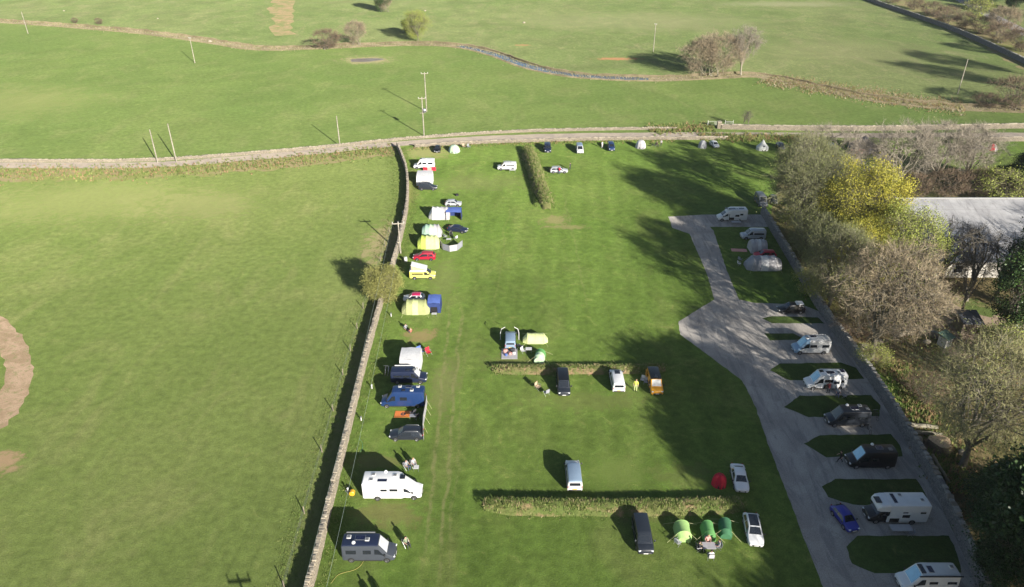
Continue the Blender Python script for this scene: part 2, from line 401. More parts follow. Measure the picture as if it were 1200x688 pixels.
def vehicle(name, kind, px, py, head, col, label, cat, L, W, H, group=None, typ='hatch', roof=(), wins=None, blind=None, roofcol=None, cabcol=None, door=False, rails=False, dark=True, pos=None, panroof=False, nose=None):
    a = R(head)
    c = pos if pos else P(px, py) + Vector((0, (abs(math.cos(a)) * W / 2 + abs(math.sin(a)) * L / 2) * .9, 0))
    t = thing(name, label, cat, (c.x, c.y, 0), a, group); f = L / 2; t.scale = (.9, .9, .9)
    if kind == 'car': st, cw, r1, rr, rb = car_spec(L, W, H, typ)
    elif kind == 'van': st, cw, r1 = van_spec(L, W, H, *( (nose, .85, H * .52, 1.08) if nose else ((.8, .95, 1.25, 1.22) if H > 2.2 else (.85, .8, 1.08, 1.08))))
    else: st, cw, r1 = motor_spec(L, W, H, kind == 'overcab')
    hu = Hull(st); mb = MB(); hu.mesh(mb, top=H * .78 if roofcol else None)
    if cabcol:
        nst = 3 if kind != 'overcab' else 5
        for fi in range(min(len(mb.f), nst * 13)): mb.m[fi] = 2
        if kind == 'overcab': mb.m[-2] = 2; mb.m[-1] = 0
        else:
            for j in range(13 * 3, 13 * 5): mb.m[j] = 2 if (j % 13) in (2, 3, 4, 5, 6, 7, 8, 9) else 0
            mb.m[-2] = 2
    mb.build('body', [col, roofcol or col, cabcol or col], t, True, 30)
    for sg in (-1, 1):
        m = MB(); m.rbox(0, sg * (.5 * W - .005) * (.885 if kind in ('low', 'overcab') else 1), .29, L - 2.75 if kind in ('van', 'car') else L - 3.7, .05, .13, .02); m.build('side_sill', TRIM, t, True)
    hu.topwin(cw, r1).build('windscreen', blind or GLASS, t, True)
    bw = lambda *q: hu.sidewin(*q)
    if kind == 'car':
        mid = (r1 + rr) / 2 - .05
        sets = [(cw - .05, r1 - .02, mid + .05, mid + .05, .1, .9), (mid - .05, mid - .05, rr - (.12 if typ != 'sedan' else .25), rr + .10, .1, .9)]
        hu.topwin(rb, rr, .12, .92, .92).build('rear_window', GLASS, t, True)
    else:
        sets = [(cw - .28, r1 + .02, r1 - .42, r1 - .42, .05, .62 if H > 2.2 else .85)]
        sets += wins if wins is not None else [(r1 - .62, r1 - .62, r1 - 1.65, r1 - 1.65, .1, .5), (-f + 1.7, -f + 1.7, -f + .45, -f + .45, .1, .5)]
    for q in sets:
        for sg in (-1, 1):
            if kind != 'car' and door and sg == door and q[0] < r1 - .3 and q[0] > 0: continue
            bw(*q, sg).build('side_window', GLASS, t, True)
    if kind in ('van', 'low', 'overcab'):
        zt = st[-1][3] - .16; zb_ = 1.15 if H < 2.2 else 1.4; m = MB(); w = .36 * W
        m.poly([(-f - .012, w, zb_), (-f - .012, -w, zb_), (-f - .012, -w * .93, min(zt, zb_ + .75)), (-f - .012, w * .93, min(zt, zb_ + .75))]); m.build('rear_window', GLASS, t)
    if door:                                                              # open sliding door: a dark doorway with the door slid back
        m = MB(); x0, x1 = r1 - .62, r1 - 1.75; z1 = 1.9 if H > 2.2 else 1.6; yy = W / 2 + .016
        m.poly([(x0, door * yy, .45), (x1, door * yy, .45), (x1, door * (yy - (.05 if H > 2.2 else .1)), z1), (x0, door * (yy - (.05 if H > 2.2 else .1)), z1)]); m.build('doorway', plain('dark_cabin', (.02, .017, .016), .9), t)
        m = MB(); m.rbox(x1 - .62, door * (W / 2 + .09), .42, 1.15, .07, z1 - .40, .03); dd = m.build('sliding_door', col, t, True)
        m = MB(); m.poly([(x1 - .15, door * (W / 2 + .132), 1.25), (x1 - 1.05, door * (W / 2 + .132), 1.25), (x1 - 1.05, door * (W / 2 + .132), z1 - .15), (x1 - .15, door * (W / 2 + .132), z1 - .15)]); m.build('pane', GLASS, dd)
    r = .34 if kind != 'car' else .32
    ax = (f - .88, -f + (.95 if kind == 'van' else .85)) if kind in ('van', 'car') else (f - .9, -f + 1.75)
    wy, wr_ = wheel_meshes(r, .22)
    for x in ax:
        for sg in (-1, 1):
            ar = MB(); n = 14; y = sg * (W / 2 + .006) * (1 if kind != 'low' and kind != 'overcab' or x < 0 else .885)
            ring = [(x + (r + .07) * math.cos(math.pi * i / n), y, r + (r + .06) * math.sin(math.pi * i / n)) for i in range(n + 1)] + [(x - (r + .05), y, .25), (x + (r + .05), y, .25)]
            ar.poly(ring if sg < 0 else ring[::-1]); ar.build('wheel_arch', TRIM, t)
            wo = link('wheel', wy, t); wo.location = (x, y - sg * .10, r)
            if sg > 0: wo.rotation_euler = (0, 0, math.pi)
            rim = link('rim', wr_, wo)
    hz = .78 if kind != 'car' else .66; fw = st[1][5] * (.97 if kind != 'car' else 1.06)
    for sg in (-1, 1):
        m = MB(); m.rbox(f - .10, sg * fw * .80, hz - .06, .22, fw * .36, .15 if kind != 'car' else .11, .03, -sg * .35); m.build('headlight', LAMP, t, True)
        m = MB(); m.rbox(-f + .03, sg * st[-1][5] * .93, .8 if kind == 'car' else .75, .1, .16 if kind == 'car' else .12, .16 if kind == 'car' else .42, .03); m.build('tail_light', TAIL, t, True)
        m = MB(); xm = cw - .22; ym = hu.sidept(xm, 0, 1)[1]; m.rbox(xm, sg * (ym + .12), (.86 if kind == 'car' else 1.15), .12, .22, .15 if kind == 'car' else .28, .04); m.build('wing_mirror', TRIM if dark else col, t, True)
    m = MB(); m.rbox(f - .02, 0, .36, .14, st[0][4] * 1.7, .18, .04); m.build('front_bumper', TRIM, t, True)
    m = MB(); m.rbox(-f + .02, 0, .34, .14, st[-1][4] * 1.8, .18, .04); m.build('rear_bumper', TRIM if kind != 'low' else col, t, True)
    m = MB(); m.rbox(f + .055, 0, .42, .02, .52, .11, .005); m.build('front_plate', PLATEW, t)
    m = MB(); m.rbox(-f - .06, 0, .56, .02, .52, .11, .005); m.build('rear_plate', PLATEY, t)
    zr = H + .03
    for it in roof:
        k, x, y = it[:3]; m = MB()
        if k == 'vent': m.rbox(x, y, zr - .04, .5, .5, .12, .04); o = m.build('roof_vent', PALE if len(it) < 4 else it[3], t, True); m = MB(); m.rbox(x, y, zr + .07, .34, .34, .03, .01); m.build('vent_lid', GREYP, o)
        elif k == 'solar': m.rbox(x, y, zr - .02, it[3], it[4], .05, .01); o = m.build('solar_panel', STEEL, t); m = MB(); m.rbox(x, y, zr + .025, it[3] - .08, it[4] - .08, .012, .003); m.build('cells', SOLAR, o)
        elif k == 'dish': m.ellip((x, y, zr - .02), (.22, .22, .24), 12, 5, 0, True); m.build('satellite_dome', plain('white_dome', (.8, .8, .8), .3), t, True)
        elif k == 'skylight': m.rbox(x, y, zr - .05, it[3], it[4], .07, .02); m.build('roof_skylight', GLASS, t, True)
        elif k == 'awning': m.tube([(it[3], y, zr - .08), (it[4], y, zr - .08)], .075, 8); m.build('awning_roll', it[5] if len(it) > 5 else PALE, t, True)
        elif k == 'rack':
            for yy in (-W * .36, W * .36): m.tube([(x + 1.0, yy, zr + .10), (x - 1.2, yy, zr + .10)], .025, 5)
            for xx in (-1.1, -.4, .3, .9): m.tube([(x + xx, -W * .36, zr + .10), (x + xx, W * .36, zr + .10)], .02, 5)
            for xx in (-1.1, .9):
                for yy in (-W * .36, W * .36): m.tube([(x + xx, yy, zr - .06), (x + xx, yy, zr + .1)], .02, 5)
            m.build('roof_rack', STEEL, t, True)
        elif k == 'box': m.rbox(x, y, zr, it[3], it[4], it[5], .1); m.build('roof_box', it[6], t, True)
        elif k == 'bar': m.rbox(x, y, zr - .02, .06, W * .8, .06, .02); m.build('roof_bar', STEEL, t)
        elif k == 'pop':                                                  # raised pop-top: canvas bellows under a tilted lid
            l, w, hgt = it[3], it[4], it[5]
            lo = [(x + l / 2, y - w / 2, zr - .05), (x + l / 2, y + w / 2, zr - .05), (x - l / 2, y + w / 2, zr - .05), (x - l / 2, y - w / 2, zr - .05)]
            hi = [(p[0], p[1], zr + (.15 if i < 2 else hgt)) for i, p in enumerate(lo)]
            m.loft([lo, hi]); m.build('roof_bellows', it[6], t)
            m = MB(); m.loft([[(p[0] * 1.02 + .0, p[1] * 1.04, p[2]) for p in hi], [(p[0] * 1.0, p[1], p[2] + .13) for p in hi]]); m.build('roof_lid', it[7], t)
    if rails:
        for sg in (-1, 1):
            m = MB(); m.tube([(r1 - .2, sg * W * .36, H - .02), (r1 - .35, sg * W * .36, H + .05), (-f + .8, sg * W * .36, H + .04), (-f + .65, sg * W * .36, H - .03)], .025, 5); m.build('roof_rail', STEEL, t, True)
    if panroof: hu.topwin(r1 - .02, (rr + .05) if kind == 'car' else -f + 1.2, .03, .97, .93).build('glass_roof', GLASS, t, True)
    if kind == 'overcab':
        m = MB(); rings = []
        for x, zb_, zt_, w in ((f - .62, 2.2, 2.35, .34 * W), (f - .72, 2.06, 2.6, .43 * W), (f - 1.05, 2.0, H - .08, .48 * W), (f - 1.5, 2.02, H, .495 * W), (f - 2.11, 2.02, H + .003, .497 * W)):
            rings.append([(x, -w, zb_ + .08), (x, -w, zt_ - .15), (x, -w + .12, zt_), (x, w - .12, zt_), (x, w, zt_ - .15), (x, w, zb_ + .08), (x, w - .08, zb_), (x, -w + .08, zb_)])
        m.loft(rings); m.build('overcab_bed', col, t, True, 30)
    t['_r1'] = r1
    return t
# ------------------------------------------------------------------ tents and camp furniture
ROPE = plain('guy_rope', (.55, .52, .30), .8); DARKIN = plain('tent_inside', (.02, .022, .022), .95)
def guys(t, pts):
    for a, b in pts:
        m = MB(); m.tube([a, b], .012, 4); m.build('guy_rope', ROPE, t)
def tunnel(name, label, px, py, L, W, H, cols, rz=0, taper=(.35, .8), cat='tent', group=None, door=None, pos=None, ropes=True, sag=.05):
    c = pos if pos else P(px, py) + Vector((0, (abs(math.sin(R(rz))) * L + abs(math.cos(R(rz))) * W) / 2, 0))
    t = thing(name, label, cat, (c.x, c.y, 0), R(rz), group); m = MB(); n = 12; rings = []; mis = []
    k = len(cols); xs = []
    xs.append((-L / 2, taper[0], 0))
    for i in range(k):
        x0 = -L * .32 + L * .64 * i / k; x1 = -L * .32 + L * .64 * (i + 1) / k
        xs += [(x0, 1, i), ((x0 + x1) / 2, 1 - sag, i)]
    xs += [(L * .32, 1, k - 1), (L / 2, taper[1], k - 1)]
    for x, s_, i in xs:
        ws = s_ ** .5 if s_ < .99 else s_
        rings.append([(x, -W / 2 * ws * math.cos(math.pi * j / n), max(.02, H * s_ * math.sin(math.pi * j / n) ** .75)) for j in range(n + 1)]); mis.append(i)
    m.loft(rings, 0, False, False, mis[:])
    b = len(m.v) - (n + 1) * len(rings)
    m.face(list(range(b, b + n + 1)), 0); e = b + (n + 1) * (len(rings) - 1); m.face(list(range(e, e + n + 1))[::-1], k - 1)
    m.build('flysheet', cols, t, True, 25)
    for x, s_, i in xs:
        if s_ == 1:
            pm = MB(); pm.tube([(x, -W / 2 * math.cos(math.pi * j / n) * 1.005, H * math.sin(math.pi * j / n) ** .75 * 1.005 + .01) for j in range(n + 1)], .02, 5); pm.build('pole_sleeve', cols[i], t, True)
    if door:
        x = L / 2 + .015; s_ = taper[1]; dm = MB(); w = W * .28; hh = H * s_ * .78
        dm.poly([(x, -w, .05), (x, w, .05), (x, w * .8, hh * .8), (x, 0, hh), (x, -w * .8, hh * .8)]); dm.build('doorway', door, t)
    if ropes: guys(t, [((s1 * L * .32, s2 * W * .38, H * .7), (s1 * (L * .42 + .3), s2 * (W / 2 + .9), .02)) for s1 in (-1, 1) for s2 in (-1, 1)])
    return t
def dome(name, label, px, py, D, H, cols, cat='tent', group=None, door=True, rz=0, sides=8, pos=None, D2=None):
    D2 = D2 or D
    c = pos if pos else P(px, py) + Vector((0, D2 / 2, 0)); t = thing(name, label, cat, (c.x, c.y, 0), R(rz), group); m = MB(); rings = []; n = sides * 3
    for i in range(7):
        th = math.pi / 2 * i / 6.15; z = H * math.sin(th); rr = math.cos(th) ** .8
        rings.append([(D / 2 * rr * math.cos(2 * math.pi * j / n) * (1 if j % 3 == 0 else .955), D2 / 2 * rr * math.sin(2 * math.pi * j / n) * (1 if j % 3 == 0 else .955), z) for j in range(n)])
    m.loft(rings)
    for i in range(len(rings) - 1):
        for j in range(n): m.m[i * n + j] = (j // 3) % len(cols)
    m.build('flysheet', cols, t, True, 12)
    for q in (0, 1):
        pm = MB(); pm.tube([(D / 2 * 1.01 * math.cos(a_) * math.cos(.8 + q * 1.57), D2 / 2 * 1.01 * math.cos(a_) * math.sin(.8 + q * 1.57), H * 1.01 * math.sin(a_)) for a_ in [math.pi * i / 12 for i in range(13)]], .016, 5); pm.build('tent_pole', TRIM, t, True)
    if door:
        dm = MB(); y = -D2 / 2; dm.poly([(-D * .2, y * .93 - .02, .12), (D * .2, y * .93 - .02, .12), (D * .12, y * .62 - .06, H * .70), (-D * .12, y * .62 - .06, H * .70)]); dm.build('doorway', DARKIN if door is True else door, t)
    return t
def cone_tent(name, label, px, py, D, H, col, wall=.6, sides=16, cat='tent', group=None, door=None):
    c = P(px, py) + Vector((0, D / 2, 0)); t = thing(name, label, cat, (c.x, c.y, 0), 0, group); m = MB()
    ring = lambda r, z: [(r * math.cos(2 * math.pi * j / sides), r * math.sin(2 * math.pi * j / sides), z) for j in range(sides)]
    m.loft([ring(D / 2, 0), ring(D / 2, wall), ring(D * .24, wall + (H - wall) * .45), ring(.04, H)]); m.build('flysheet', col, t, True, 15)
    d = MB(); d.poly([(-.5, -D / 2 - .02, .05), (.5, -D / 2 - .02, .05), (.15, -D * .36 - .03, H * .5), (-.15, -D * .36 - .03, H * .5)]); d.build('doorway', door or DARKIN, t)
    p = MB(); p.tube([(0, 0, H - .1), (0, 0, H + .15)], .03, 5); p.build('centre_pole', STEEL, t)
    return t
def awning(name, label, pos, sx, sy, h0, h1, cols, cat='awning', rz=0, front=None, group=None, open_=False):
    """drive-away awning: upright walls under a roof that slopes to its low edge (towards -y)"""
    t = thing(name, label, cat, (pos.x, pos.y, 0), rz, group); a, b = sx / 2, sy / 2; m = MB()
    base = [(-a, -b), (a, -b), (a, b), (-a, b)]
    top = [(-a * .93, -b * .9, h0), (a * .93, -b * .9, h0), (a * .93, b * .96, h1), (-a * .93, b * .96, h1)]
    lo = [(x, y, 0) for x, y in base]
    mid = [(top[0][0] * 1.04, top[0][1] * 1.06, h0 * .6), (top[1][0] * 1.04, top[1][1] * 1.06, h0 * .6), (a * .99, b, h1 * .6), (-a * .99, b, h1 * .6)]
    if not open_: m.loft([lo, mid, top], 0, True, False)
    else:
        for k in (1, 2, 3): m.poly([lo[k], lo[(k + 1) % 4], top[(k + 1) % 4], top[k]])
    m.build('side_walls', cols[0], t)
    m = MB(); n = 5; rows = []
    for i in range(n + 1):
        u = i / n; rows.append([(x, top[0][1] * (1 - u) + top[3][1] * u, h0 * (1 - u) + h1 * u + .12 * math.sin(math.pi * u) + (.08 if abs(x) < .1 * a else 0)) for x in (-a * .95, -a * .5, 0, a * .5, a * .95)])
    m.loft(rows, 0, False, False); m.build('roof_sheet', cols[1], t, True, 60)
    if front:
        m = MB(); y = -b - .015; m.poly([(-a * .55, y, .05), (a * .55, y, .05), (a * .5, y + b * .05, h0 * .62), (-a * .5, y + b * .05, h0 * .62)]); m.build('front_panel', front, t)
    pm = MB()
    for p in top: pm.tube([(p[0], p[1], 0), p], .02, 5)
    pm.build('frame_poles', STEEL, t)
    return t
def chair(label, pos, rz, mat, group=None, name='camping_chair', scale=1.0):
    t = thing(name, label, 'chair', (pos.x, pos.y, 0), rz, group); s = scale
    m = MB(); m.loft([[(-.24 * s, y, .42 * s - d), (0, y, .37 * s - d), (.25 * s, y, .43 * s - d)] + [(.25 * s, y, .40 * s - d), (0, y, .34 * s - d), (-.24 * s, y, .39 * s - d)] for y, d in ((-.27 * s, 0), (0, .02), (.27 * s, 0))]); m.build('seat', mat, t)
    m = MB(); m.rbox(-.30 * s, 0, .42 * s, .05, .54 * s, .5 * s, .02); b = m.build('backrest', mat, t)
    m = MB()
    for y in (-.3 * s, .3 * s):
        m.tube([(.27 * s, y, 0), (-.22 * s, y, .6 * s)], .014, 5); m.tube([(-.27 * s, y, 0), (.22 * s, y, .6 * s)], .014, 5); m.tube([(-.3 * s, y, .6 * s), (.25 * s, y, .62 * s)], .02, 5); m.tube([(-.27 * s, y, .3 * s), (-.34 * s, y, .92 * s)], .014, 5)
    m.build('frame', STEEL, t); return t
def table(label, pos, sx, sy, h, mat, rz=0, name='camping_table'):
    t = thing(name, label, 'table', (pos.x, pos.y, 0), rz); m = MB(); m.rbox(0, 0, h - .04, sx, sy, .04, .01); m.build('tabletop', mat, t)
    for x in (-1, 1):
        for y in (-1, 1): m = MB(); m.tube([(x * sx * .46, y * sy * .44, 0), (x * sx * .42, y * sy * .4, h - .04)], .018, 5); m.build('leg', STEEL, t)
    return t
def windbreak(name, label, pts, h, mat, polemat=None, ropes=(), cat='windbreak', stripes=None):
    c = sum(pts, Vector()) / len(pts); t = thing(name, label, cat, (c.x, c.y, 0)); q = [p - c for p in pts]
    m = MB(); n = len(q)
    rings = [[(p.x, p.y, .08), (p.x, p.y, h), (p.x + .03, p.y + .03, h), (p.x + .03, p.y + .03, .08)] for p in q]
    mats = [mat] if not stripes else [mat, stripes]
    m.loft(rings, 0, True, True, [i % len(mats) for i in range(n)]); m.build('screen', mats, t)
    for p in q: m = MB(); m.tube([(p.x, p.y - .03, 0), (p.x, p.y - .03, h + .1)], .022, 5); m.build('stake', polemat or STEEL, t)
    guys(t, [((a - c), (b - c)) for a, b in ropes]); return t
# ------------------------------------------------------------------ people
SKIN = plain('skin', (.48, .30, .22), .6); HAIRD = plain('dark_hair', (.03, .022, .016), .8); HAIRL = plain('fair_hair', (.28, .19, .09), .8); EYE = plain('eye_dark', (.03, .025, .02), .3)
SHOE = plain('dark_shoes', (.04, .037, .035), .7)
POSES = {
 'stand': dict(pel=(0, 0, .95), spi=(.01, 0, 1.17), che=(0, 0, 1.38), nec=(0, 0, 1.52), hea=(.02, 0, 1.64), hip=.1, kn=((.03, .12, .5), (.0, -.12, .5)), an=((.0, .13, .09), (-.04, -.13, .09)), to=((.17, .16, .04), (.13, -.16, .04)),
               el=((-.03, .27, 1.14), (-.03, -.27, 1.14)), wr=((.09, .27, .92), (.12, -.25, .93))),
 'walk': dict(pel=(0, 0, .93), spi=(.02, 0, 1.16), che=(.04, 0, 1.37), nec=(.06, 0, 1.51), hea=(.09, 0, 1.63), hip=.1, kn=((.2, .11, .52), (-.08, -.11, .5)), an=((.28, .11, .1), (-.36, -.11, .16)), to=((.45, .12, .06), (-.2, -.12, .05)),
              el=((-.16, .27, 1.15), (.12, -.27, 1.14)), wr=((-.1, .26, .92), (.32, -.24, 1.0))),
 'reach': dict(pel=(0, 0, .93), spi=(.06, 0, 1.15), che=(.14, 0, 1.34), nec=(.22, 0, 1.47), hea=(.28, 0, 1.57), hip=.1, kn=((.04, .12, .5), (.0, -.12, .5)), an=((.0, .13, .09), (-.04, -.13, .09)), to=((.17, .16, .04), (.13, -.16, .04)),
               el=((.34, .27, 1.17), (.30, -.27, 1.14)), wr=((.56, .2, 1.12), (.54, -.18, 1.08))),
 'sit': dict(pel=(-.08, 0, .49), spi=(-.14, 0, .70), che=(-.17, 0, .91), nec=(-.15, 0, 1.05), hea=(-.11, 0, 1.17), hip=.1, kn=((.36, .13, .52), (.36, -.13, .52)), an=((.38, .14, .09), (.33, -.15, .09)), to=((.54, .17, .04), (.5, -.18, .04)),
             el=((-.12, .29, .70), (-.10, -.29, .70)), wr=((.14, .22, .62), (.16, -.2, .60))),
 'ground': dict(pel=(0, 0, .14), spi=(-.09, 0, .34), che=(-.14, 0, .55), nec=(-.13, 0, .69), hea=(-.09, 0, .81), hip=.1, kn=((.38, .18, .42), (.42, -.16, .30)), an=((.52, .14, .08), (.7, -.14, .08)), to=((.68, .16, .05), (.84, -.17, .08)),
                el=((.02, .30, .38), (-.1, -.3, .34)), wr=((.28, .2, .42), (.16, -.24, .22))),
}
_pm = {}
def person_mesh(pose):
    if pose in _pm: return _pm[pose]
    q = POSES[pose]; V = []; E = []; Rr = []; T = []
    def add(p, r, par, tagm):
        V.append(p); Rr.append(r)
        if par is not None: E.append((par, len(V) - 1)); T.append((par, len(V) - 1, tagm))
        return len(V) - 1
    pel = add(q['pel'], .135, None, 2); spi = add(q['spi'], .125, pel, 1); che = add(q['che'], .15, spi, 1); nec = add(q['nec'], .055, che, 0)
    hea = add(q['hea'], .098, nec, 0); hx, hy, hz = q['hea']; top = add((hx - .01, 0, hz + .10), .075, hea, 0)
    for k, sg in ((0, 1), (1, -1)):
        px_, py_, pz_ = q['pel']; hip = add((px_, sg * .11, pz_ - .05), .095, pel, 2); kn = add(q['kn'][k], .065, hip, 2); an = add(q['an'][k], .042, kn, 2); add(q['to'][k], .038, an, 3)
        cx, cy, cz = q['che']; sh = add((cx, sg * .19, cz + .05), .072, che, 1); el = add(q['el'][k], .047, sh, 1); wr = add(q['wr'][k], .031, el, 0)
        d = (Vector(q['wr'][k]) - Vector(q['el'][k])).normalized(); add(tuple(Vector(q['wr'][k]) + d * .09), .036, wr, 0)
    me = bpy.data.meshes.new('skel'); me.from_pydata(V, E, []); o = bpy.data.objects.new('skel', me); COL.objects.link(o)
    sk = o.modifiers.new('s', 'SKIN'); ss = o.modifiers.new('u', 'SUBSURF'); ss.levels = 2; ss.render_levels = 2
    for i, sv in enumerate(me.skin_vertices[0].data): sv.radius = (Rr[i], Rr[i]); sv.use_root = (i == 0)
    dg = bpy.context.evaluated_depsgraph_get(); dg.update()
    ev = o.evaluated_get(dg).to_mesh(); mb = MB(); mb.v = [tuple(v.co) for v in ev.vertices]
    Vv = [Vector(p) for p in V]
    for p in ev.polygons:
        c = p.center; best = None
        for a, b, tg in T:
            A, B = Vv[a], Vv[b]; u = max(0, min(1, (c - A).dot(B - A) / max(1e-9, (B - A).length_squared))); dd = (c - A.lerp(B, u)).length / (.5 * (Rr[a] + Rr[b]))
            if best is None or dd < best[0]: best = (dd, tg)
        mb.face(list(p.vertices), best[1])
    o.evaluated_get(dg).to_mesh_clear(); bpy.data.objects.remove(o)
    for k, sg in ((0, 1), (1, -1)):                                       # fingers, rooted inside the palm
        w = Vector(q['wr'][k]); d = (w - Vector(q['el'][k])).normalized(); sd = d.cross(Vector((0, sg, 0)))
        sd = sd.normalized() if sd.length > .1 else Vector((1, 0, 0)); nrm = d.cross(sd)
        for i, ln in enumerate((.075, .085, .08, .06)):
            b = w + d * .09 + sd * (.03 - .02 * i); mb.tube([b, b + d * ln * .55 + nrm * .006, b + d * ln * .9 + nrm * .03], [.010, .009, .007], 5, 0)
        b = w + d * .05 + sd * .03; mb.tube([b, b + d * .03 + sd * .035, b + d * .065 + sd * .04], [.012, .010, .008], 5, 0)
    mb.tube([(hx + .085, 0, hz + .02), (hx + .125, 0, hz - .02), (hx + .09, 0, hz - .03)], [.008, .016, .012], 5, 0)   # nose
    for sg in (-1, 1): mb.ellip((hx + .088, sg * .034, hz + .025), (.012, .014, .009), 6, 4, 4); mb.ellip((hx - .005, sg * .1, hz), (.028, .014, .036), 6, 4, 0)
    mb.ellip((hx + .088, 0, hz - .055), (.01, .026, .007), 6, 4, 4)
    m = mb.mesh('person_' + pose, [SKIN, SKIN, SKIN, SHOE, EYE], True, 60)
    hb = MB(); rings = []
    for i in range(6):
        th = -.25 + 1.8 * i / 5; rr = .112 * max(.05, math.cos(th)); n = 12
        rings.append([(hx - .018 + rr * math.cos(2 * math.pi * j / n) - (.01 if i < 2 else 0) - (.035 if i < 2 and math.cos(2 * math.pi * j / n) > .3 else 0), rr * math.sin(2 * math.pi * j / n), hz + .055 + .112 * math.sin(th) + (.06 if i < 2 and math.cos(2 * math.pi * j / n) > .3 else 0)) for j in range(n)])
    hb.loft(rings); hm = hb.mesh('hair_' + pose, [HAIRD], True, 60)
    _pm[pose] = (m, hm); return _pm[pose]
def person(label, pos, rz, pose, topm, legm, hair=None, group=None, z=0, scale=1.0):
    m, hm = person_mesh(pose); t = thing('person', label, 'person', (pos.x, pos.y, z), rz, group); t.scale = (scale,) * 3
    o = link('figure', m, t)
    for i, mm in ((1, topm), (2, legm)): o.material_slots[i].link = 'OBJECT'; o.material_slots[i].material = mm
    h = link('hair', hm, t); h.material_slots[0].link = 'OBJECT'; h.material_slots[0].material = hair or HAIRD
    return t
# ------------------------------------------------------------------ trees
def leafy(name, a, b, c=None, rough=.6, trans=0.0):
    t = NT(name); p = t.pos()
    n = t.noise(p, .55, 4, .65); n2 = t.noise(p, 3.5, 2)
    col = t.mix(t.ramp(n, .36, .64), a, b)
    if c: col = t.mix(t.math('MULTIPLY', t.ramp(n2, .5, .7), .6), col, c)
    col = t.mix(1.0, col, t.rng(n2, .3, .7, .75, 1.25), 'MULTIPLY')
    t.color(col); t.set(Roughness=rough); t.b.inputs['Specular IOR Level'].default_value = .25
    if trans:
        t.b.inputs['Subsurface Weight'].default_value = 0
    return t.m
TWIG_DARK = leafy('twigs_dark', (.09, .078, .065), (.06, .055, .045), None, .9)
BARK = leafy('bark_grey', (.13, .115, .09), (.20, .18, .145), (.09, .085, .06), .9)
BARKP = leafy('bark_pale', (.30, .27, .21), (.22, .20, .15), (.14, .14, .08), .9)
TWIG_BROWN = leafy('twigs_brown', (.33, .265, .175), (.25, .21, .145), (.38, .31, .20), .9)
TWIG_OLIVE = leafy('twigs_olive', (.29, .275, .14), (.22, .21, .11), (.34, .33, .16), .9)
TWIG_GREY = leafy('twigs_grey', (.32, .28, .225), (.25, .22, .18), None, .9)
TWIG_GREEN = leafy('twigs_greenish', (.22, .225, .12), (.17, .175, .095), (.27, .28, .14), .9)
LEAF_YEL = leafy('leaf_yellow', (.40, .36, .045), (.29, .29, .04), (.46, .42, .08))
LEAF_YG = leafy('leaf_yellow_green', (.30, .34, .07), (.22, .27, .05), (.40, .42, .10))
LEAF_BUD = leafy('leaf_buds', (.20, .23, .07), (.15, .17, .06), (.28, .29, .09))
LEAF_EVER = leafy('leaf_evergreen', (.035, .07, .022), (.022, .045, .016), (.07, .12, .035), .45)
LEAF_IVY = leafy('leaf_ivy', (.055, .10, .028), (.035, .07, .022), (.10, .16, .04), .4)
LEAF_WALL = leafy('leaf_wall_tree', (.25, .25, .075), (.19, .20, .06), (.33, .32, .11))
LEAF_OLIVE = leafy('leaf_olive', (.17, .18, .06), (.13, .14, .05), (.24, .23, .09))
SCRUB = leafy('scrub_brown', (.20, .14, .095), (.15, .115, .08), (.24, .18, .12), .95)

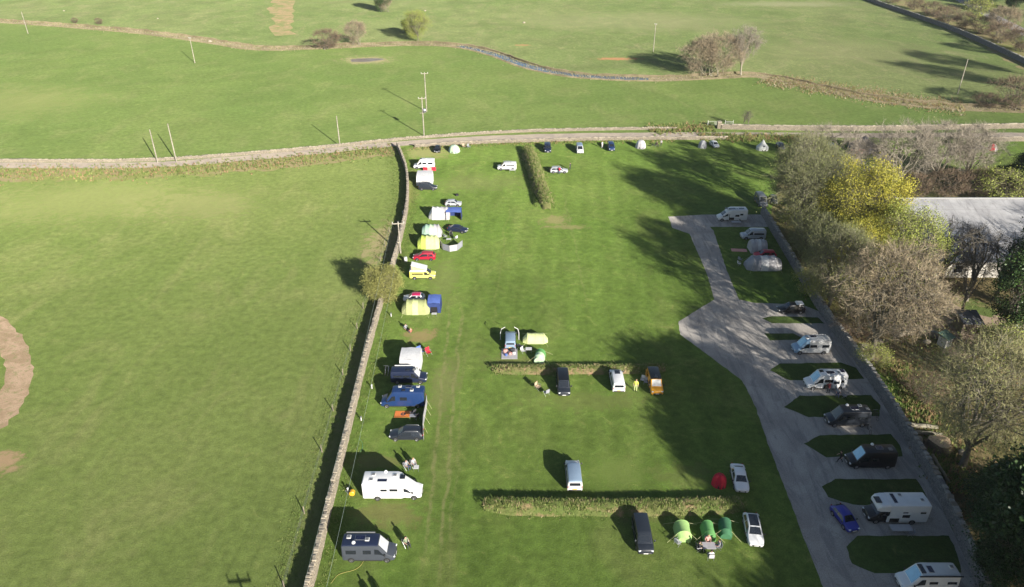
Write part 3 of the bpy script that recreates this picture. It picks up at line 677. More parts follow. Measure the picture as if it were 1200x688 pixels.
def make_tree(seed, h, r, fork=.25, n=(6, 5, 5), tw=10, twl=1.0, tww=.035, twm=None, leaf=None, leafn=0, leafs=.2, bark=None, trunk=.28, flat=.55, spread=.16, lean=(0, 0), stems=1, droop=0):
    rnd = random.Random(seed); tb = MB(); cb = MB(); f0 = h * fork; cz = f0 + (h - f0) * .52; rz = (h - f0) * .5
    off = Vector((seed * 3.7, seed * 1.3, 0))
    def shell(d, k):
        w = 1 + .42 * mnoise.noise(d * 1.9 + off) + .18 * mnoise.noise(d * 4.1 + off)
        lowr = .72 if d.z < -.3 else 1
        return Vector((lean[0] * .5 + d.x * r * k * w * lowr, lean[1] * .5 + d.y * r * k * w * lowr, cz + d.z * rz * k * w))
    def rdir():
        while True:
            v = Vector((rnd.uniform(-1, 1), rnd.uniform(-1, 1), rnd.uniform(-1, 1)))
            if .05 < v.length < 1: return v.normalized()
    def limb(a, b, r0, r1, n_=4, sides=5):
        mid = a.lerp(b, .5) + Vector((rnd.uniform(-1, 1), rnd.uniform(-1, 1), rnd.uniform(-.2, .9))) * (b - a).length * .13
        pts = [a * (1 - u) ** 2 + mid * 2 * u * (1 - u) + b * u * u + (Vector((rnd.uniform(-1, 1), rnd.uniform(-1, 1), rnd.uniform(-1, 1))) * (b - a).length * .035 if 0 < u < 1 else Vector()) for u in [i / n_ for i in range(n_ + 1)]]
        tb.tube(pts, [r0 + (r1 - r0) * i / n_ for i in range(n_ + 1)], sides, 0, False); return pts
    def leafquad(p, s):
        a = rdir(); b = a.cross(rdir()); 
        if b.length < .05: return
        b.normalize(); a *= s * .5 * rnd.uniform(.6, 1.3); b *= s * .35
        cb.poly([p - a, p - b * .9 + a * .1, p + a, p + b], 1)
    def twig(p, out, k):
        d = (out * .55 + rdir() * .75 + Vector((0, 0, .22 - droop))).normalized(); l = twl * rnd.uniform(.5, 1.25) * k
        s_ = d.cross(rdir()); 
        if s_.length < .05: return
        s_.normalize(); s_ *= tww * .5; m_ = p + d * l * .5 + rdir() * l * .06; tip = p + d * l
        cb.poly([p - s_, p + s_, m_ + s_ * .7, m_ - s_ * .7], 0); cb.poly([m_ - s_ * .7, m_ + s_ * .7, tip], 0)
        for q in (.45, .7):
            d2 = (d + rdir() * .8).normalized(); e = p + d * l * q; s2 = s_ * .6; cb.poly([e - s2, e + s2, e + d2 * l * .5], 0)
    tops = []
    for s_ in range(stems):
        base = Vector((0, 0, -.1)) if stems == 1 else Vector((rnd.uniform(-1, 1) * r * .25, rnd.uniform(-1, 1) * r * .25, -.1))
        tp = Vector((lean[0] * .25 + rnd.uniform(-.04, .04) * h, lean[1] * .25 + rnd.uniform(-.04, .04) * h, f0)) + base * (1.4 if stems > 1 else 0)
        tr = trunk / stems ** .5
        tb.tube([base, base + Vector((0, 0, .25)), base.lerp(tp, .5) + Vector((rnd.uniform(-.1, .1), rnd.uniform(-.1, .1), 0)), tp], [tr * 1.5, tr * 1.1, tr * .9, tr * .8], 8, 0, False); tops.append((base, tp, tr * .8))
    n1, n2, n3 = n
    for i in range(n1):
        base, tp, tr = tops[i % stems]; g = (i + .5) / n1; a = i * 2.4 + rnd.uniform(-.4, .4); z = -.35 + 1.3 * ((i * .618 + .31) % 1)
        z = min(z, .97); d1 = Vector((math.cos(a) * math.sqrt(1 - z * z), math.sin(a) * math.sqrt(1 - z * z), z)).normalized()
        p1 = shell(d1, rnd.uniform(.42, .55)); st = base.lerp(tp, rnd.uniform(.75, 1)) if i else tp
        l1 = limb(st, p1, tr * .62, tr * .34, 5, 6)
        for j in range(n2):
            d2 = (d1 + rdir() * .95).normalized(); p2 = shell(d2, rnd.uniform(.66, .82)); o = l1[rnd.choice((3, 4, 5, 5))]
            l2 = limb(o, p2, tr * .26, tr * .12, 3, 4)
            for k in range(n3):
                d3 = (d2 + rdir() * .6).normalized(); p3 = shell(d3, rnd.uniform(.84, 1.02)); l3 = limb(l2[rnd.choice((2, 3, 3))], p3, tr * .1, .012, 2, 3)
                for q in range(tw):
                    b = l3[1].lerp(l3[2], rnd.random()) if q % 3 else l3[0].lerp(l3[1], rnd.random()); twig(b, d3, 1.0)
                if leafn:
                    dens = max(.08, 1 + 1.7 * mnoise.noise(d3 * 2.2 + off * 2))
                    for q in range(int(leafn * dens)):
                        leafquad(p3 * rnd.uniform(.93, 1.0) + Vector((rnd.gauss(0, 1), rnd.gauss(0, 1), rnd.gauss(0, .8))) * r * spread * .6 if False else p3 + Vector((rnd.gauss(0, 1), rnd.gauss(0, 1), rnd.gauss(0, .8))) * r * spread, leafs * rnd.uniform(.7, 1.3))
    return tb.mesh('trunk', [bark or BARK], True, 60), cb.mesh('crown', [twm or TWIG_BROWN, leaf or LEAF_BUD])
def tree(name, label, cat, pos, meshes, rz=0.0, scale=1.0, group=None, crown='crown'):
    t = thing(name, label, cat, (pos.x, pos.y, 0), rz, group); t.scale = (scale, scale, scale) if not isinstance(scale, tuple) else scale
    link('trunk', meshes[0], t); link(crown, meshes[1], t); return t
# ================================================================== the setting
def px3(l): return [P(*p) for p in l]
W3 = lambda px, py: P(px, py)
STRAW = (.36, .31, .17); EARTH = (.23, .15, .085)
def blob(px, py, rx, ry, col, s): p = P(px, py); return (p.x, p.y, rx, ry, col, s)
G_LEFT = grass('pasture_grass', (.104, .142, .037), (.127, .160, .047), (.162, .178, .065),
    [blob(452, 285, 4, 12, (.24, .20, .11), .8), blob(432, 400, 2.2, 25, (.20, .19, .09), .55), blob(385, 560, 2.0, 22, (.17, .18, .075), .5), blob(230, 240, 14, 9, (.20, .20, .085), .45), blob(100, 235, 26, 14, (.21, .22, .085), .45), blob(0, 540, 3.0, 2.2, (.26, .18, .11), .9)], (), 0, .25, .4, .018, .4)  # pale blob at upper left paints the glow opposite the sun
G_CAMP = grass('camping_grass', (.086, .141, .026), (.103, .153, .032), (.134, .166, .047),
    [blob(455, 603, 4.5, 2.2, (.17, .15, .06), .55), blob(440, 541, 3.4, 1.6, (.19, .17, .07), .5), blob(492, 393, 3.0, 2.2, (.25, .18, .09), .7), blob(722, 553, 4, 3, (.15, .20, .05), .6), blob(500, 178, 7, 6, (.24, .21, .10), .6), blob(650, 258, 3, 3.0, (.24, .20, .10), .6), blob(665, 266, 5, 1.2, (.24, .20, .10), .5), blob(478, 225, 2.5, 16, (.20, .19, .07), .6), blob(1080, 190, 40, 22, (.10, .13, .035), .5), blob(520, 455, 2.0, 7, (.17, .17, .07), .5), blob(598, 425, 4, 2.5, (.18, .17, .07), .4), blob(690, 470, 9, 2.4, (.15, .16, .055), .4), blob(760, 600, 5, 2, (.16, .16, .06), .4), blob(520, 330, 3.0, 9, (.16, .17, .065), .4), blob(560, 215, 12, 6, (.15, .165, .06), .4), blob(800, 560, 4, 3, (.14, .16, .05), .45)],
    [(-8.9, -.018, 52, 100, .35, (.19, .18, .08), .6), (-7.2, -.018, 50, 100, .35, (.19, .18, .08), .6), (-6.2, -.02, 50, 92, .3, (.17, .17, .07), .35), (12, -.02, 100, 150, .3, (.17, .18, .07), .35), (-3, .05, 95, 150, .3, (.16, .17, .06), .3)], .05, .08)
G_MEAD = grass('meadow_grass', (.088, .130, .034), (.104, .142, .040), (.132, .155, .055), [blob(10, 120, 30, 22, (.175, .19, .07), .5), blob(430, 70.5, 11, 7.5, (.24, .20, .12), .75)], (), .02, 1.2, .5, .018, .6)
G_HILL = grass('rough_pasture_grass', (.108, .148, .047), (.132, .160, .060), (.172, .176, .084), [blob(750, 25, 60, 30, (.21, .21, .11), .4), blob(1010, 60, 40, 26, (.20, .19, .10), .35), blob(722, 69, 9, 2.6, (.30, .16, .08), 1.0), blob(612, 53, 4, 2, (.28, .16, .08), .9), blob(925, 5, 40, 10, (.26, .25, .15), .5)], (), 0, 0, .8, .012)
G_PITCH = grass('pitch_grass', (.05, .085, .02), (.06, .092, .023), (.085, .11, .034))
TARMAC = speckled('lane_tarmac', (.22, .19, .165), (.28, .24, .195), (.32, .27, .20), .2, 2, .2)
def gravel_mat():
    t = NT('pale_grey_gravel'); p = t.pos()
    c = t.mix(t.ramp(t.noise(p, .16, 5, .65, .8), .36, .64), (.31, .285, .26), (.41, .38, .345))
    c = t.mix(t.math('MULTIPLY', t.ramp(t.noise(t.scaled(p, 1, .16), .8, 5, .7, .8), .47, .62), .75), c, (.23, .22, .21))      # wheel lines along the drive
    c = t.mix(t.math('MULTIPLY', t.ramp(t.noise(p, .45, 5, .75), .58, .72), .6), c, (.19, .185, .16))
    c = t.mix(t.math('MULTIPLY', t.ramp(t.noise(p, .8, 5, .75), .64, .74), .6), c, (.14, .17, .07))
    c = t.mix(1.0, c, t.rng(t.noise(p, 9, 3, .7), .3, .7, .75, 1.25), 'MULTIPLY')
    t.color(c); t.set(Roughness=.92, Diffuse_Roughness=.8); t.b.inputs['Specular IOR Level'].default_value = .2
    t.bump(t.noise(p, 6, 4, .7), .5, .08); return t.m
GRAVEL = gravel_mat()
TRACK = speckled('dirt_track', (.33, .24, .165), (.24, .175, .11), (.16, .17, .07), .35, 1.1, .8)
WOODF = grass('woodland_floor', (.21, .16, .085), (.16, .15, .06), (.27, .20, .115), [blob(1040, 455, 5, 6, (.11, .19, .035), .95), blob(1150, 365, 5, 5, (.10, .15, .04), .9), blob(1160, 585, 9, 9, (.09, .08, .045), .8), blob(1075, 235, 60, 10, (.10, .12, .045), .7), blob(1060, 210, 40, 8, (.07, .10, .03), .6)], (), 0, 0, .9, .06)
YARD = speckled('bare_yard_earth', (.36, .28, .21), (.30, .23, .17), (.22, .18, .12), .15, 1.5, .4)
BANKM = speckled('stream_bank_earth', (.25, .205, .13), (.15, .125, .075), (.12, .14, .045), .15, 1.2, .9)
VERGE = speckled('dry_verge', (.20, .17, .085), (.15, .17, .05), (.17, .13, .08), .10, .8, .8)
WATER = NT('stream_water'); WATER.set(Roughness=.08); WATER.b.inputs['Base Color'].default_value = (.11, .15, .20, 1); WATER.bump(WATER.noise(WATER.pos(), 1.6, 3), .25, .1); WATER = WATER.m  # base colour raised towards blue to paint in the sky glint
MUD = speckled('wet_mud', (.10, .085, .075), (.14, .12, .10), (.08, .07, .065), .4, 2, .4, .35)
STONE_A = stony('field_wall_stone', (.33, .285, .215), (.24, .21, .165), (.38, .335, .26))
STONE_B = plain('cope_stone_pale', (.36, .315, .245), .92, 0, 0, .25, 1.3, .2); STONE_C = plain('cope_stone_dark', (.25, .22, .18), .92, 0, 0, .25, 1.3, .2)
WALLM = [STONE_A, STONE_B, STONE_C]
STONE_G = stony('grey_wall_stone', (.27, .26, .25), (.20, .195, .19), (.31, .29, .26))
WALLG = [STONE_G, plain('cope_stone_grey', (.33, .32, .29), .92, 0, 0, .25, 1.3, .2), STONE_C]
DRYG = plain('dry_stalks', (.33, .28, .15), .9, 0, 0, .2, 1, .2); GRNG = plain('rough_grass_blade', (.13, .19, .045), .85, 0, 0, .25, .6, .2); DRYG3 = plain('bleached_stalks', (.40, .35, .24), .9, 0, 0, .2, 1, .2); DRYG2 = plain('rust_stalks', (.33, .22, .12), .9, 0, 0, .2, 1, .2); GRNP = plain('pale_grass_blade', (.22, .25, .08), .85, 0, 0, .25, .6, .2)
WOODP = leafy('weathered_pole_wood', (.36, .33, .27), (.28, .25, .21), None, .85); POSTW = leafy('fence_post_wood', (.26, .22, .17), (.20, .17, .13), None, .9)

g0 = MB(); g0.poly([(-2500, -600, 0), (2500, -600, 0), (2500, 4000, 0), (-2500, 4000, 0)]); struct('ground', g0, G_LEFT)
WALL_L = [(345, 740), (365, 690), (385, 602), (403, 530), (424, 440), (445, 362), (463, 306), (472, 272), (478, 240), (478, 205), (471, 185), (466, 173)]
LANE = [(-260, 196), (-100, 195), (0, 193.5), (100, 194), (180, 193.5), (250, 188.5), (330, 181.5), (390, 176), (440, 170.5), (500, 166), (570, 162), (640, 159.5), (720, 158.5), (800, 158), (900, 158), (1000, 159), (1100, 158.5), (1200, 158), (1500, 160)]
sheet('campsite_field', [(345, 760)] + WALL_L[1:] + [(p[0], p[1] + 2) for p in LANE[9:]] + [(1500, 300), (1500, 760)], G_CAMP, .004)
STREAM = [(-260, 14), (-100, 20), (0, 25), (90, 31), (180, 39), (250, 49), (300, 57.5), (345, 57), (420, 53.5), (490, 51), (540, 53.5), (580, 63), (612, 76), (650, 85.5), (690, 90.5), (760, 93), (830, 90.5), (880, 87), (910, 92), (960, 103), (1010, 114), (1060, 121), (1130, 127), (1220, 129), (1500, 133)]
sheet('river_meadow', [(p[0], p[1]) for p in LANE] + STREAM[::-1], G_MEAD, .004)
sheet('hill_pasture', STREAM + [(1700, -60), (-900, -60)], G_HILL, .005)
lane_pts = px3(LANE); strip('verge', [p + Vector((0, -4.2 if p.x < -34 else -2.0, 0)) for p in lane_pts], 9.0, VERGE, .008, .8, 3) if False else None
strip('verge', [P(*p) for p in ((-260, 205), (-60, 204), (40, 203), (150, 202), (230, 198.5), (320, 191), (400, 182), (462, 175))], 9.5, VERGE, .010, 1.2, 3)
strip('country_lane', lane_pts, 4.0, TARMAC, .016, .15, 4)
st_pts = px3(STREAM); strip('stream_bank', st_pts, 6.0, BANKM, .012, .7, 5)
strip('stream', px3([(540, 53.8), (580, 63.5), (612, 76), (650, 85), (690, 90), (760, 92.8)]), 3.9, WATER, .018, .5, 6)
# raised stream banks
for k, (sgn, hh) in enumerate(((1, .3), (-1, .7))):
    pts = resample(smooth_line(st_pts), 2.0); m = MB(); rings = []
    for i, p in enumerate(pts):
        s_ = side(pts, i) * sgn; v = .4 * mnoise.noise(p * .09); h = hh * (1 + .8 * mnoise.noise(p * .2 + Vector((k * 9, 0, 0))))
        rings.append([p + s_ * (2.3 + v) + Vector((0, 0, -.02)), p + s_ * (2.5 + v) + Vector((0, 0, h * .9)), p + s_ * (2.8 + v) + Vector((0, 0, h)), p + s_ * (3.6 + v) + Vector((0, 0, -.02))])
    m.loft(rings, 0, False, False); struct('bank_rim', m, BANKM, True)
pond = P(428, 70.5); m = MB(); m.poly([(pond.x + 5.5 * math.cos(a) * (1 + .2 * math.sin(3 * a)) + 2 * math.sin(a), pond.y + 3.6 * math.sin(a) * (1 + .15 * math.cos(2 * a)), .012) for a in [2 * math.pi * i / 28 for i in range(28)]]); struct('muddy_pool', m, MUD)
sheet('dirt_track', [(-40, 358), (0, 370), (12, 378), (24, 392), (33, 410), (38, 430), (37, 445), (30, 466), (18, 485), (0, 505), (-40, 535), (-40, 480), (-12, 472), (0, 461), (5, 446), (6, 432), (3, 418), (-6, 402), (-40, 385)], TRACK, .008, .5)
sheet('bracken_strip', [(320, -12), (344, -12), (344, 10), (343, 25), (341, 41), (319, 42), (318, 25), (319, 10)], speckled('bracken_earth', (.25, .19, .105), (.145, .165, .06), (.33, .21, .125), .16, .35, .6), .013, 3.6)
# campsite road with hard-standing bays, grass islands laid over it
sheet('campsite_road', [(783, 254), (826, 251.5), (900, 251.5), (910, 266), (832, 266), (836, 270), (852, 318), (866, 351), (884, 355), (940, 357), (962, 366), (980, 392), (1010, 430), (1050, 495), (1092, 570), (1125, 640), (1150, 700), (1160, 760), (990, 760), (965, 690), (900, 520), (886, 478), (870, 446), (797, 392), (795, 377), (837, 351), (829, 322), (808, 274), (788, 267)], GRAVEL, .010, .10)
ISL = [[(893, 373), (905, 370.5), (958, 372), (966, 379), (905, 379)], [(896, 391), (930, 391), (944, 398), (902, 399)], [(902, 434), (914, 426), (985, 425), (1003, 431), (1013, 444), (926, 446)],
       [(919, 477), (937, 464), (1020, 463), (1032, 475), (1030, 488), (948, 489)], [(942, 520), (961, 510), (1044, 509), (1054, 521), (1058, 535), (968, 536)], [(963, 570), (979, 561.5), (1074, 561.5), (1084, 577), (1090, 593), (1000, 592), (971, 583)], [(992, 641), (1004, 628), (1112, 628), (1122, 650), (1127, 671), (1025, 672), (998, 660)]]
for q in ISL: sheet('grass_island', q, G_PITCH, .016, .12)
sheet('woodland', [(903, 258), (935, 318), (966, 372), (1010, 425), (1056, 498), (1098, 570), (1132, 640), (1165, 760), (1700, 760), (1700, 200), (1200, 200), (1030, 195), (910, 215)], WOODF, .008, .7)
sheet('yard', [(1058, 372), (1085, 358), (1110, 352), (1135, 366), (1160, 372), (1215, 345), (1300, 350), (1300, 395), (1200, 400), (1160, 405), (1128, 428), (1105, 415), (1100, 395), (1065, 388)], YARD, .014, .6)
strip('far_road', px3([(1085, -25), (1130, 2), (1165, 20), (1200, 38), (1300, 85)]), 7, speckled('far_tarmac', (.22, .215, .22), (.25, .24, .235), (.2, .19, .19)), .02)
strip('scrub_verge', px3([(1000, -22), (1060, 0), (1110, 20), (1160, 44), (1240, 84)]), 20, VERGE, .012, 2, 8)

# ------------------------------------------------------------------ walls and banks
stone_wall('dry_stone_wall', 'long pale dry stone wall dividing the open pasture from the camping field', px3(WALL_L), 1.4, .46, WALLM, 1)
stone_wall('dry_stone_wall', 'low pale dry stone wall on the meadow side of the lane, left of the stone gate pier', px3([(-200, 189), (0, 189.5), (100, 190), (180, 189), (250, 184.5), (330, 178), (390, 172.5), (440, 167), (500, 161.5), (560, 157.5), (620, 154.5), (690, 153), (740, 152), (792, 152)]), .65, .42, WALLM, 2, .6)
stone_wall('dry_stone_wall', 'pale dry stone wall beyond the lane running right from the stone gate pier', px3([(845, 151), (900, 152.2), (960, 153), (1040, 153), (1100, 152), (1160, 150.5), (1300, 149)]), 1.25, .6, WALLM, 3, .8)
stone_wall('dry_stone_wall', 'pale low wall along the near side of the lane behind the far row of tents', px3([(486, 172.5), (540, 169), (600, 167), (680, 164.5), (760, 163.5), (850, 163.5)]), .75, .55, WALLM, 4, .8)
stone_wall('dry_stone_wall', 'pale wall stretch on the near side of the lane at the far right', px3([(1150, 166), (1200, 165), (1320, 165)]), 1.1, .55, WALLM, 5, .8)
stone_wall('boundary_wall', 'long grey stone wall in shade between the campervan bays and the wooded garden', px3([(893, 250), (905, 270), (935, 321), (968, 376), (1012, 432), (1056, 502), (1097, 572), (1130, 640), (1160, 720)]), 1.7, .6, WALLG, 6, .5)
stone_wall('dry_stone_wall', 'grey field wall climbing to the top right corner beside brown scrub', px3([(985, -16), (1013, 0), (1075, 21), (1130, 41), (1200, 74), (1320, 130)]), 1.7, .7, WALLG, 7, 1.0)
stone_wall('ruined_wall', 'short pale broken stone wall in the wooded garden under the brown tree', px3([(1046, 394), (1070, 391)]), 1.3, .6, WALLM, 8, .4)
stone_wall('ruined_wall', 'low grey garden wall between the pale broken wall and the white shed', px3([(1076, 391), (1094, 394), (1112, 402)]), .8, .5, WALLG, 9, .4)
bank('hedge_bank', 'long grassy bank with bare earth patches crossing the field nearest the camera', px3([(567, 594), (640, 595), (720, 596), (800, 595), (872, 593)]), 0.85, 2.4, speckled('bank_turf_a', (.115, .155, .04), (.15, .165, .055), (.34, .215, .135), .22, .42, 1), [GRNG, GRNP, GRNG, GRNG, GRNP, DRYG], 1, 3600, 'hedge bank', (.10, .36))
bank('hedge_bank', 'short grassy bank behind the black van and the orange van, with a pinkish bare strip', px3([(577, 434), (640, 434.5), (710, 434), (780, 433)]), .7, 2.0, speckled('bank_turf_b', (.115, .155, .04), (.22, .18, .09), (.34, .21, .14), .2, .5, 1), [GRNG, GRNP, GRNG, DRYG], 2, 1700, 'hedge bank', (.12, .4))
bank('hedge_bank', 'overgrown grassy mound running away from the camera near the far tents', px3([(619, 177), (624, 192), (630, 212), (637, 232), (641, 246)]), 1.6, 3.8, speckled('bank_turf_c', (.12, .155, .045), (.17, .165, .065), (.26, .19, .11), .22, .6, 1), [GRNG, GRNP, GRNG, DRYG], 3, 2600, 'hedge bank', (.2, .55), (6, 34))
def stuff(name, mb, mats):
    o = mb.build(name, mats); o['kind'] = 'stuff'; return o
m = MB(); L1 = px3(WALL_L)
tufts(m, [p + Vector((-2.4, 0, 0)) for p in L1], 3.0, 5000, .08, .26, 21, 3, .022, 5)
tufts(m, [p + Vector((1.3, 0, 0)) for p in L1], 1.5, 3500, .08, .26, 22, 3, .022, 5); stuff('rough_grass', m, [GRNP, GRNG, GRNG])
m = MB(); tufts(m, st_pts, 6.5, 5000, .2, .6, 23, 3, .06, 4)
tufts(m, px3([(900, 92), (940, 100), (1000, 108), (1060, 119), (1130, 126)]), 13, 5500, .25, .8, 24, 4, .06, 5); stuff('bank_grass', m, [DRYG, DRYG3, GRNP, DRYG2])
m = MB(); tufts(m, px3([(-60, 204), (40, 203), (150, 202), (230, 198.5), (320, 191), (400, 182), (462, 175)]), 8, 2600, .25, .7, 25, 4, .08, 5)
tufts(m, px3([(480, 174), (560, 169), (680, 166), (790, 165)]), 3, 900, .2, .5, 26, 4, .07, 4)
tufts(m, px3([(820, 161), (880, 162), (960, 163)]), 5, 1500, .3, 1.0, 27, 4, .08, 5)
tufts(m, px3([(760, 152.5), (800, 151), (836, 150)]), 6, 700, .4, 1.0, 28, 4, .08, 5); stuff('verge_grass', m, [GRNP, DRYG2, GRNP, GRNG])
m = MB(); tufts(m, px3([(1050, 425), (1076, 470), (1100, 520), (1130, 580)]), 4, 1600, .2, .7, 29, 3, .06, 5)
tufts(m, px3([(1010, 330), (1095, 400), (1170, 470), (1220, 560)]), 15, 2500, .15, .5, 30, 3, .05, 4); stuff('undergrowth', m, [GRNP, DRYG2, GRNG])
# low fence left of the wall
t = thing('wire_fence', 'post and wire fence standing in the pasture just left of the long stone wall', 'fence')
fp = resample([P(*p) + Vector((-2.6, 0, 0)) for p in WALL_L[:8]], 5.2); rnd = random.Random(3); tops = []
for p in fp:
    m = MB(); m.tube([(p.x, p.y, -.1), (p.x + rnd.uniform(-.06, .06), p.y + rnd.uniform(-.06, .06), 1.15)], [.06, .055], 6); m.build('post', POSTW, t)
for z in (.45, .75, 1.05): m = MB(); m.tube([(p.x, p.y, z) for p in fp], .008, 3); m.build('wire', STEEL, t)

# ------------------------------------------------------------------ poles and overhead wires
def pole(px, py, h, label, cross=0, rot=0, pos=None, trafo=False, r=.15, group=None):
    b = pos or P(px, py); t = thing('utility_pole', label, 'utility pole', (b.x, b.y, 0), rot, group); m = MB(); m.tube([(0, 0, -.3), (0, 0, h * .5), (0, 0, h)], [r, r * .9, r * .72], 8); m.build('pole', WOODP, t, True)
    if cross:
        m = MB(); m.rbox(0, 0, h - .35, cross, .14, .16, .02); c = m.build('crossarm', WOODP, t)
        for x in (-cross * .46, 0, cross * .46): m = MB(); m.tube([(x, 0, h - .2), (x, 0, h + .12)], [.05, .07], 6); m.build('insulator', PALE, c, True)
    if trafo:
        m = MB(); m.rbox(.45, -.1, h * .62, .7, .7, .95, .08); m.build('transformer', STEEL, t, True)
        m = MB(); m.rbox(0, 0, h * .60, 1.5, .12, .12, .02); m.build('platform_bar', WOODP, t)
    return t
pole(33, 39.5, 9, 'leftmost pale wooden pole, beside the stream at the top left')
pole(228.5, 74, 9, 'pale wooden pole alone in the meadow at upper left, with a short shadow', .9)
pole(185, 191, 8.2, 'shorter of two neighbouring poles beside the lane at the left, left of its twin', 0)
pole(207, 190, 9.4, 'taller of two neighbouring poles beside the lane at the left, right of its twin', 0)
pole(398.5, 171.5, 7.8, 'plain pale pole beside the lane, left of the two crossarm poles', 0)
pole(497, 159.5, 10.2, 'near crossarm pole by the lane carrying a grey transformer', 1.9, .15, None, True, .17)
pole(500, 131, 11.2, 'far tall crossarm pole in the meadow directly behind the transformer pole', 2.0, .15, None, False, .17)
pole(765.5, 61, 10.5, 'grey pole in the rough pasture beyond the stream near the bare trees', .9)
pole(1122, 110.5, 10.8, 'leaning pale pole in the top right pasture among tree shadows', 0)
PA = P(469.5, 297); PB = Vector((-16.6, 32.3, 0))
pole(0, 0, 6.2, 'crossarm pole standing beside the long stone wall near the green tents', 2.2, .1, PA); pole(0, 0, 7.0, 'crossarm pole below the bottom edge, seen by its shadow on the pasture', 2.2, .1, PB)
for k, dx in enumerate((-1.0, 1.0)):
    m = MB(); a = PA + Vector((dx, 0, 6.25)); b = PB + Vector((dx, 0, 7.05)); m.tube([a.lerp(b, u) - Vector((0, 0, 4 * 1.1 * u * (1 - u))) for u in [i / 24 for i in range(25)]], .011, 4)
    tag(m.build('overhead_wire', plain('wire_grey', (.34, .40, .36), .5)), ['left of the two wires running beside the long stone wall', 'right of the two wires, sagging over the parked motorhomes by the wall'][k], 'wire')
for (px, py, s) in ((75, 13, .5), (614, 27, .7), (498, 13, .6), (246, 49, .9), (185, 22, .45)):
    p = P(px, py); m = MB(); m.ellip((0, 0, s * .25), (s, s * .7, s * .6), 8, 5)
    rr = random.Random(px); m.v = [(x * rr.uniform(.85, 1.15), y * rr.uniform(.85, 1.15), z) for x, y, z in m.v]; o = m.build('boulder', STONE_B, None, True)
    o.location = p; tag(o, {75: 'small pale boulder above the stream at the top left', 614: 'pale boulder in the rough pasture just above the blue stream bend', 498: 'pale boulder beside the small yellowish tree at the top', 246: 'flat pale boulder on the stream bank at upper left', 185: 'tiny pale boulder on the grass between the top left pole and the reddish strip'}[px], 'boulder')
# gate pier and gate by the lane
p = P(842, 150.5); t = thing('gate_pier', 'square pale stone gate pier with a flat cap beside the lane', 'gate pier', p); m = MB(); m.rbox(0, 0, 0, 1.0, .9, 1.75, .05); m.build('shaft', STONE_A, t); m = MB(); m.rbox(0, 0, 1.752, 1.2, 1.1, .2, .05); m.build('cap', STONE_B, t)
p = P(836, 147.5); t = thing('field_gate', 'pale metal field gate beside the stone gate pier', 'gate', p)
for z in (.3, .6, .9, 1.25): m = MB(); m.tube([(-1.6, 0, z), (1.6, 0, z)], .035, 5); m.build('bar', PALE, t)
for x in (-1.6, 1.6): m = MB(); m.tube([(x, 0, 0), (x, 0, 1.5)], .06, 6); m.build('gate_post', PALE, t)
p = P(854, 147.5); t = thing('field_gate', 'short pale gate on the right of the stone gate pier', 'gate', p)
for z in (.4, .8, 1.2): m = MB(); m.tube([(-1.1, 0, z), (1.1, 0, z)], .03, 5); m.build('bar', PALE, t)
for x in (-1.1, 1.1): m = MB(); m.tube([(x, 0, 0), (x, 0, 1.6)], .05, 6); m.build('gate_post', PALE, t)
# ================================================================== vehicles
SKYREFL = plain('windscreen_sky_reflection', (.22, .40, .55), .2, .3, .5, .1); WH = paint('white', (.72, .72, .72)); WH2 = paint('offwhite', (.66, .66, .65)); SIL = paint('silver', (.42, .44, .47), .28); NAVY = paint('navy', (.015, .022, .05)); BLK = paint('black', (.010, .011, .013)); DGREY = paint('dark_grey', (.022, .027, .036)); BLUE = paint('deep_blue', (.014, .038, .12)); BRBLUE = paint('bright_blue', (.02, .03, .28)); RED = paint('red', (.45, .012, .035)); YEL = paint('lemon', (.78, .74, .16), .4); ORG = paint('orange', (.72, .33, .02)); SLATE = paint('slate_blue_grey', (.055, .063, .078)); LBLUE = paint('pale_blue', (.22, .30, .40)); PINK = paint('cerise', (.50, .02, .10))  # first material: blue sky reflection painted onto windscreens, no blind there
V = 'motor vehicles parked on the campsite'
# --- left row beside the long wall, near to far
vehicle('campervan', 'van', 432.5, 659.5, 0, SLATE, 'dark grey campervan with white windscreen blind, lowest in the row by the wall', 'campervan', 5.8, 2.05, 2.65, roof=[('solar', -.9, .15, 1.15, .7), ('vent', -2.2, .25), ('vent', -.1, -.1), ('dish', -1.55, -.55), ('awning', 0, .98, .6, -2.6, GREYP)], wins=[(.35, .35, -.55, -.55, .08, .5), (-1.3, -1.3, -2.45, -2.45, .08, .5)], blind=SILVERBLIND, roofcol=NAVY)
vehicle('motorhome', 'low', 460, 587, 0, WH, 'long white low profile motorhome parked alone above the dark grey campervan', 'motorhome', 7.1, 2.25, 2.8, roof=[('solar', -1.1, -.55, 1.15, .45), ('vent', -2.3, .45), ('vent', -2.45, -.45), ('vent', .35, .3), ('skylight', 1.3, .1, .6, .75), ('dish', -.9, .95)], wins=[(-.55, -.55, -1.35, -1.35, .12, .38), (.75, .75, -.25, -.25, .12, .42)], blind=SILVERBLIND)
vehicle('estate_car', 'car', 476, 517.5, 180, DGREY, 'dark blue grey estate car parked between the windbreak and the long wall', 'car', 4.6, 1.8, 1.55, typ='estate', rails=True)
t = vehicle('campervan', 'van', 472, 478.5, 180, BLUE, 'big blue high roof campervan beside an orange mat', 'campervan', 6.3, 2.05, 2.75, roof=[('vent', -2.2, -.5), ('vent', .4, -.5), ('solar', -.9, -.45, .9, .6), ('skylight', -.2, .35, .55, .45), ('vent', -1.4, .4)], wins=[(.3, .3, -.7, -.7, .1, .5)])
vehicle('campervan', 'van', 479, 450.5, 0, NAVY, 'black campervan with silver windscreen cover backed by a white awning', 'campervan', 5.3, 1.95, 2.2, roof=[('skylight', -.1, -.25, .7, .5), ('vent', .9, -.2, GREYP), ('awning', 0, .9, .4, -2.2)], blind=SILVERBLIND, nose=.95)
